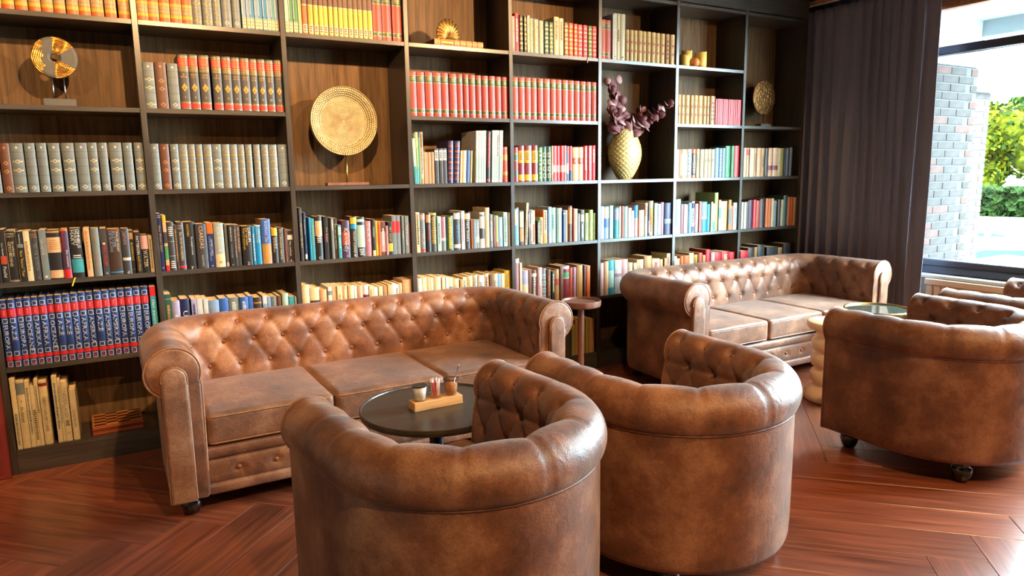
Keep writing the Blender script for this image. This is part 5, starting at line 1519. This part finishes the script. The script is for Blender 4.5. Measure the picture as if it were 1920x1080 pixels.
# candles and wax ball
for x, y, r, h, lab in ((3.722, 0.07, 0.038, 0.083, 'short pillar candle at the divider end of the candle group'), (3.80, 0.13, 0.040, 0.128, 'tall pillar candle behind the wax ball'), (3.93, 0.12, 0.044, 0.122, 'tall pillar candle farthest from the divider'), (3.872, 0.055, 0.034, 0.078, 'short pillar candle partly hidden by the wax ball')):
    t = thing('pillar_candle', 'yellow ' + lab, 'candle', (x, y, SZ[0] + 0.0004), 0, 'candles on the top shelf')
    b = MB(); P = []
    for i in range(36):
        a = 2 * PI * i / 36; rim = h + 0.004 * math.sin(a * 2 + x * 9) + 0.002 * math.sin(a * 5)
        P.append([(rr * math.cos(a), rr * math.sin(a), z) for rr, z in ((0.0, 0.0), (r, 0.0), (r, 0.3 * h), (r, 0.7 * h), (r, rim - 0.003), (r - 0.002, rim), (r - 0.006, rim - 0.002), (r - 0.012, h - 0.012), (0.0, h - 0.014))])
    b.grid(P, closed_u=True); put('wax', b.mesh('wax', M_CANDLE, smooth=True, weld=1e-6), t)
    b = MB(); b.tube([(0, 0, h - 0.015), (0.001, 0, h - 0.004), (0.003, 0, h + 0.004)], 0.0014, 6); put('wick', b.mesh('wick', M_BLACK), t)
t = thing('ball_candle', 'orange round wax ball in front of the pillar candles', 'candle', (3.795, 0.042, SZ[0] + 0.0004))
b = MB(); b.lathe([(0.0, 0.0), (0.012, 0.0)] + [(0.036 * math.cos(a), 0.033 + 0.036 * math.sin(a)) for a in np.linspace(-1.1, 1.45, 16)] + [(0.0, 0.067)], 32); put('wax', b.mesh('wax', simple('orange_wax', (222, 138, 66), 0.5, var=0.06), smooth=True, weld=1e-6), t)
b = MB(); b.tube([(0, 0, 0.066), (0.002, 0, 0.073)], 0.0014, 6); put('wick', b.mesh('wick', M_BLACK), t)

# dark gold disc in the last bay
t = thing('disc_ornament', 'dark bronze pierced disc on a small stand beside the curtain', 'ornament', (4.665, 0.15, SZ[1] + 0.0004))
put('foot_plate', boxmesh('foot_plate', -0.06, 0.06, -0.03, 0.03, 0, 0.03, M_GREYST, 0.002), t)
b = MB(); b.tube([(0.0, 0, 0.02), (0.0, 0, 0.11)], 0.004, 8); put('rod', b.mesh('rod', M_BLACK, smooth=True), t)
M_BRONZE = simple('bronze_lace', (120, 84, 44), 0.4, 0.8, var=0.6, scale=90, bump=0.8)
b = MB(); P = []
for i in range(96):
    th = 2 * PI * i / 96; row = []
    for j in range(29):
        r = 0.126 * j / 28; row.append((r * math.cos(th), -0.010 * (1 - (r / 0.126) ** 2) - 0.003 * mnoise.noise((r * 90 * math.cos(th), r * 90 * math.sin(th), 1.3)), r * math.sin(th) * 1.08))
    row += [(0.126 * math.cos(th), 0.008, 0.136 * math.sin(th)), (0, 0.010, 0)]
    P.append(row)
b.grid(P, closed_u=True); put('disc', b.mesh('disc', M_BRONZE, smooth=True, weld=1e-6), t, (0, 0, 0.238))

# chess box
t = thing('chess_box', 'closed wooden chess box on the bottom shelf beside the sofa arm', 'chess box', (-0.164, 0.018, SZ[5] + 0.0004), 0.03)
M_CHD = simple('chess_dark', (70, 34, 22), 0.35, var=0.15); M_CHL = wood_grain('chess_light', (166, 100, 54), (196, 126, 74), 0.35, 'x', 12, 0.03); M_CHR = wood_grain('chess_side', (104, 44, 26), (136, 62, 36), 0.35, 'x', 10, 0.03)
put('box_half', boxmesh('box_half', 0, 0.224, 0, 0.215, 0.0, 0.021, M_CHR, 0.001), t); put('box_half', boxmesh('box_half', 0, 0.224, 0, 0.215, 0.0235, 0.0445, M_CHR, 0.001), t)
for z in (0.009, 0.036): put('inlay', boxmesh('inlay', 0.002, 0.222, -0.0008, 0.0, z, z + 0.003, M_CHL), t)
put('board', boxmesh('board', 0.002, 0.222, 0.002, 0.213, 0.0446, 0.0462, M_CHL), t)
sq = boxmesh('dark_square', 0, 0.0513, 0, 0.0245, 0, 0.0008, M_CHD)
for i in range(4):
    for j in range(8):
        if (i + j) % 2 == 0: put('dark_square', sq, t, (0.010 + 0.0514 * i, 0.009 + 0.0247 * j, 0.0462))

# ribbon markers hanging over shelf edges
def ribbon(label, x, z, mat):
    b = MB(); P = [[(x + dx + k * w, y, z + dz) for k in (0, 1)] for (dx, y, dz, w) in ((0.0, 0.03, 0.001, 0.006), (0.001, -0.002, 0.0012, 0.006), (-0.002, -0.006, -0.004, 0.006), (-0.008, -0.007, -0.022, 0.005), (-0.014, -0.007, -0.036, 0.006))]
    b.grid(P); o = thing('ribbon_marker', label, 'bookmark', (0, 0, 0), me=b.mesh('ribbon_marker', mat)); md = o.modifiers.new('thick', 'SOLIDIFY'); md.thickness = 0.0008
ribbon('yellow ribbon bookmark hanging over the fourth shelf edge', -0.165, SZ[3] + 0.0003, simple('yellow_ribbon', (226, 180, 40), 0.6))
ribbon('pinkish ribbon bookmark hanging over the top shelf edge', 2.815, SZ[0] + 0.0003, simple('pink_ribbon', (200, 130, 110), 0.6))

# ------------------------------------------------------------------ curtain, blind, radiator
t = thing('curtain', 'floor-length dark grey pleated curtain between bookcase and window', 'curtain', (0, 0, 0))
b = MB(); ny, nz_ = 420, 46; P = []
y0c, y1c = 0.20, -0.975
for i in range(ny + 1):
    q = i / ny; y = y0c + (y1c - y0c) * q; row = []
    for j in range(nz_ + 1):
        z = 0.02 + (2.615 - 0.02) * j / nz_; top = sm(np.array((z - 2.45) / 0.16)).item()
        ph = 2 * PI * (q * 13.5 + 0.35 * math.sin(q * 9.0) + 0.10 * math.sin(z * 1.6 + q * 14))
        amp = 0.019 + 0.006 * math.sin(q * 23)
        x = 5.055 + amp * (1 - 0.55 * top) * (math.sin(ph) + 0.25 * math.sin(2 * ph + 1)) + top * 0.008 * math.sin(q * 240) + 0.004 * math.sin(z * 3 + q * 30)
        row.append((x, y + 0.012 * math.cos(ph) - 0.03 * q * q * (1 - z / 2.6), z))
    P.append(row)
b.grid(P); me = b.mesh('curtain_panel', M_CURTAIN, smooth=True); cp = put('curtain_panel', me, t); md = cp.modifiers.new('thick', 'SOLIDIFY'); md.thickness = 0.003
put('curtain_rail', boxmesh('curtain_rail', 5.03, 5.075, -3.5, 0.25, 2.655, 2.69, M_BLINDW, 0.003), t)
hk = boxmesh('hook', -0.002, 0.002, -0.004, 0.004, 0, 0.05, M_STEEL)
for k in range(16): put('hook', hk, t, (5.053, 0.17 - k * 0.075, 2.607))

t = thing('blind', 'raised wooden slat blind across the top of the window', 'blind', (0, 0, 0))
put('headrail', boxmesh('headrail', 5.09, 5.15, -3.5, -0.88, 2.545, 2.60, M_BLINDW, 0.003), t)
sl = boxmesh('slat', 5.088, 5.150, -3.5, -0.88, 0, 0.0075, M_BLINDW, 0.001)
for k in range(9): put('slat', sl, t, (0.002 * (k % 2), 0, 2.452 + 0.0102 * k))
put('bottom_bar', boxmesh('bottom_bar', 5.088, 5.150, -3.5, -0.88, 2.432, 2.449, M_BLINDW, 0.002), t)
for y in (-1.1, -1.9, -2.5):
    b = MB(); b.tube([(5.0865, y, 2.44), (5.0865, y, 2.55)], 0.0012, 6); put('lift_cord', b.mesh('lift_cord', M_SILL), t)

t = thing('radiator', 'cream panel radiator below the window sill', 'radiator', (0, 0, 0))
put('back_plate', boxmesh('back_plate', 5.125, 5.15, -3.14, -1.0, 0.12, 0.568, M_RAD, 0.004), t)
put('top_grille', boxmesh('top_grille', 5.098, 5.15, -3.145, -0.995, 0.532, 0.574, M_RAD, 0.006, 2), t)
ribm = boxmesh('rib', 5.102, 5.126, -0.0225, 0.0225, 0.13, 0.528, M_RAD, 0.008)
for k in range(39): put('rib', ribm, t, (0, -1.028 - 0.054 * k, 0))
for y in (-1.25, -2.85): put('bracket', boxmesh('bracket', 5.145, 5.168, y - 0.02, y + 0.02, 0.1, 0.5, M_RAD), t)
b = MB(); b.tube([(5.135, -1.08, 0.125), (5.135, -1.08, 0.0)], 0.008, 8); put('pipe', b.mesh('pipe', M_RAD, smooth=True), t)

for i, (x, y, w_, aim, cone) in enumerate(SPOTS):
    row_ = 'bookcase row' if y > -3 else 'rear row'
    t = thing('ceiling_downlight', 'round black recessed downlight, %s of the ceiling spots' % ORD[i], 'ceiling light', (x, y, CEIL), 0, 'ceiling downlights')
    b = MB(); b.lathe([(0.030, 0.0), (0.052, -0.004), (0.055, 0.0)], 28); put('trim_ring', b.mesh('trim_ring', M_BLACK, smooth=True), t)

# ------------------------------------------------------------------ outside
GZ = -1.2
M_ASPH = simple('pale_paving', (120, 118, 114), 0.9, var=0.1, scale=2, spec=0.02)
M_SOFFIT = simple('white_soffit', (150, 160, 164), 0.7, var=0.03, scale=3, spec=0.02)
M_BRICK = simple('grey_red_brick', (50, 47, 46), 0.9, var=0.2, scale=14, bump=0.2, spec=0.02); M_BRICK2 = simple('red_brick', (62, 48, 45), 0.9, var=0.2, scale=14, bump=0.2, spec=0.02)
M_MORTAR = simple('mortar', (62, 62, 62), 0.95, var=0.08, spec=0.02)
struct('ground_outside', boxmesh('ground_outside', XW + 0.3, 90, -60, 70, GZ - 0.2, GZ, M_ASPH))
rb = random.Random(4)
def brick_pier(name, x0, x1, y0, y1, z0, z1):
    s = struct(name, boxmesh(name, x0 + 0.008, x1 - 0.008, y0 + 0.004, y1, z0, z1, M_MORTAR))
    bl, bh, j = 0.208, 0.052, 0.011
    me = [boxmesh('brick', 0, bl, 0, 0.04, 0, bh, m, 0.002) for m in (M_BRICK, M_BRICK, M_BRICK, M_BRICK2)]
    hf = [boxmesh('brick', 0, 0.0985, 0, 0.04, 0, bh, m, 0.002) for m in (M_BRICK, M_BRICK2)]
    n = int((z1 - z0) / (bh + j))
    for k in range(n):
        z = z1 - (k + 1) * (bh + j); x = x0 + (0 if k % 2 else -0.0)
        if k % 2: put('brick', rb.choice(hf), s, (x, y0 - rb.uniform(0, 0.002), z)); x += 0.0985 + j
        while x < x1 - 0.05:
            w = min(bl, x1 - x)
            if w > bl - 0.01: put('brick', rb.choice(me), s, (x, y0 - rb.uniform(0, 0.002), z))
            elif w > 0.08: put('brick', rb.choice(hf), s, (x1 - 0.0985, y0 - rb.uniform(0, 0.002), z))
            x += bl + j
    return s
brick_pier('pillar_brick_outside', 5.33, 6.15, -0.70, -0.30, 0.45, 2.14)
brick_pier('pillar_brick_beyond', 6.9, 7.86, 0.05, 0.40, 0.30, 2.10)
struct('pillar_base_outside', boxmesh('pillar_base_outside', 5.34, 6.14, -0.69, -0.31, GZ, 0.46, M_BRICK))
struct('pillar_base_beyond', boxmesh('pillar_base_beyond', 6.91, 7.85, 0.06, 0.39, GZ, 0.30, M_BRICK))
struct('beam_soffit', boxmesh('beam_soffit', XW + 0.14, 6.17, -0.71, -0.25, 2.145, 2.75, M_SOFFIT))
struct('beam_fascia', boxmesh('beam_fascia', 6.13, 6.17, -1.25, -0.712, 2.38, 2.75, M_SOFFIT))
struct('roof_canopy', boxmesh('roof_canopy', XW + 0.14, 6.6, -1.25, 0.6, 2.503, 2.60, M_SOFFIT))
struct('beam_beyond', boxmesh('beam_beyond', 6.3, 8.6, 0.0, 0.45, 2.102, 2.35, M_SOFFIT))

M_FOL = [simple('leaf_green', (34, 46, 8), 0.7, var=0.3, scale=1.5, spec=0.02), simple('leaf_yellow_green', (56, 60, 9), 0.7, var=0.3, scale=1.5, spec=0.02), simple('leaf_dark_green', (18, 30, 9), 0.7, var=0.3, scale=1.5, spec=0.02)]
M_BARK = simple('bark', (84, 68, 54), 0.9, var=0.2)
def tree(label, loc, R, H, mi, seed):
    t = thing('tree', label, 'tree', loc, 0, 'trees beyond the car park'); r_ = random.Random(seed)
    b = MB(); b.tube([(0, 0, 0), (0.1, 0, H * 0.3), (0.0, 0.1, H * 0.6)], 0.18, 8); put('trunk', b.mesh('trunk', M_BARK, smooth=True), t)
    b = MB()
    blobs = [(r_.uniform(-R * .6, R * .6), r_.uniform(-R * .6, R * .6), r_.uniform(H * 0.22, H * 0.92), r_.uniform(0.35, 0.55) * R) for _ in range(16)]
    for (cx, cy, cz, br) in blobs:
        P = [[(cx + 0.70 * br * math.cos(2 * PI * i / 14) * math.cos(q_) * (1 + 0.16 * math.sin(i * 3.1 + q_ * 7)), cy + 0.70 * br * math.sin(2 * PI * i / 14) * math.cos(q_), max(0.1, cz + 0.70 * br * math.sin(q_))) for q_ in np.linspace(-1.5, 1.5, 9)] for i in range(14)]
        b.cur = 0; b.grid(P, closed_u=True)
        for _ in range(520):
            d = Vector((r_.gauss(0, 1), r_.gauss(0, 1), r_.gauss(0, 1))).normalized() * br * r_.uniform(0.75, 1.05); p = Vector((cx, cy, cz)) + d
            if p.z < 0.2: continue
            s_ = r_.uniform(0.11, 0.22); u_ = Vector((r_.gauss(0, 1), r_.gauss(0, 1), r_.gauss(0, 1))).normalized(); v_ = u_.cross(Vector((r_.gauss(0, 1), r_.gauss(0, 1), r_.gauss(0, 1)))).normalized()
            b.cur = 0 if r_.random() < 0.7 else 1
            b.add([p - u_ * s_, p - v_ * s_ * 0.6, p + u_ * s_, p + v_ * s_ * 0.6], [(0, 1, 2, 3)])
    put('crown', b.mesh('crown', [M_FOL[mi], M_FOL[(mi + 1) % 3]]), t)
tree('yellow green leafy tree behind the brick pier, seen through the window', (46.5, 19.2, GZ), 3.0, 6.0, 1, 1)
tree('bright green leafy tree beyond the parked cars, against the window edge', (48.2, 12.6, GZ), 3.3, 5.4, 0, 2)
tree('tall dark green tree behind the other two trees', (60.0, 22.0, GZ), 4.2, 8.2, 2, 3)
hd = thing('hedge', 'long low dark green hedge behind the parked cars', 'hedge', (0, 0, GZ)); b = MB(); rh = random.Random(9)
for _ in range(6000):
    q_ = rh.random(); p = Vector((39.0 + 3.0 * q_ + rh.uniform(-0.5, 0.5), 22.0 - 15.0 * q_, rh.uniform(0.05, 1.5))); s_ = rh.uniform(0.12, 0.24); u_ = Vector((rh.gauss(0, 1), rh.gauss(0, 1), rh.gauss(0, 1))).normalized(); v_ = u_.orthogonal().normalized(); b.add([p - u_ * s_, p - v_ * s_, p + u_ * s_, p + v_ * s_], [(0, 1, 2, 3)])
put('hedge_foliage', b.mesh('hedge_foliage', M_FOL[2]), hd)
M_CARW = simple('white_car_paint', (150, 152, 154), 0.4, var=0.01); M_CARG = simple('car_window', (24, 40, 52), 0.4, var=0.05, spec=0.03); M_TYRE = simple('tyre', (14, 14, 15), 0.8, spec=0.02); 
def car(label, loc, rz, sc=1.0):
    t = thing('car', label, 'car', loc, rz, 'white cars parked outside')
    W2 = 0.86
    side = [(-2.05, 0.28), (-2.08, 0.62), (-1.95, 0.86), (-1.55, 0.93), (-1.05, 0.98), (-0.45, 1.36), (-0.05, 1.46), (0.75, 1.45), (1.35, 1.28), (1.85, 0.98), (2.06, 0.90), (2.10, 0.55), (2.05, 0.28)]
    ws = [W2, W2, W2, W2, W2, 0.66, 0.62, 0.62, 0.66, W2, W2, W2, W2]
    b = MB(); P = [[(x, -w, z), (x, -w * 0.985, z + 0.001), (x, w * 0.985, z + 0.001), (x, w, z)] for (x, z), w in zip(side, ws)]
    n = len(side); V = [(x, -w, z) for (x, z), w in zip(side, ws)] + [(x, w, z) for (x, z), w in zip(side, ws)]
    b.add(V, [tuple(range(n)), tuple(range(n, 2 * n))[::-1]] + [(i, n + i, n + (i + 1) % n, (i + 1) % n) for i in range(n)])
    put('car_body', b.mesh('car_body', M_CARW, recalc=True, bevel=0.03, seg=2), t)
    for s_ in (-1, 1):
        def wy(z): return W2 + (0.62 - W2) * max(0, (z - 0.96) / 0.5)
        for nm, pts in (('side_window', [(-0.92, 1.0), (-0.42, 1.30), (0.02, 1.38), (0.08, 1.0)]), ('side_window', [(0.16, 1.0), (0.12, 1.38), (0.7, 1.37), (1.2, 1.22), (1.42, 1.02)])):
            b = MB(); q = [(x, s_ * (wy(z) + 0.006), z) for x, z in pts]; b.add(q, [tuple(range(len(q)))[::s_]]); put(nm, b.mesh(nm, M_CARG), t)
        for x in (-1.3, 1.28):
            b = MB(); b.lathe([(0.0, -0.09), (0.24, -0.09), (0.30, -0.07), (0.31, 0.0), (0.30, 0.09), (0.2, 0.10), (0.0, 0.08)], 24); put('wheel', b.mesh('wheel', M_TYRE, smooth=True), t, (x, s_ * 0.80, 0.31), (-s_ * PI / 2, 0, 0))
    for pts in ([(-1.0, 0.70, 1.01), (-1.0, -0.70, 1.01), (-0.47, -0.60, 1.345), (-0.47, 0.60, 1.345)], [(1.80, 0.70, 1.02), (1.80, -0.70, 1.02), (1.38, -0.60, 1.27), (1.38, 0.60, 1.27)]):
        b = MB(); b.add([(x + (-0.012 if x < 0 else 0.012), y, z + 0.012) for x, y, z in pts], [(0, 1, 2, 3)]); put('windscreen', b.mesh('windscreen', M_CARG), t)
    return t
car('white parked car nearest the window, its side windows facing in', (12.0, 1.4, GZ), 2.25)
car('white parked car behind the nearer one, half hidden by the brick pier', (14.4, 3.2, GZ), 2.2)
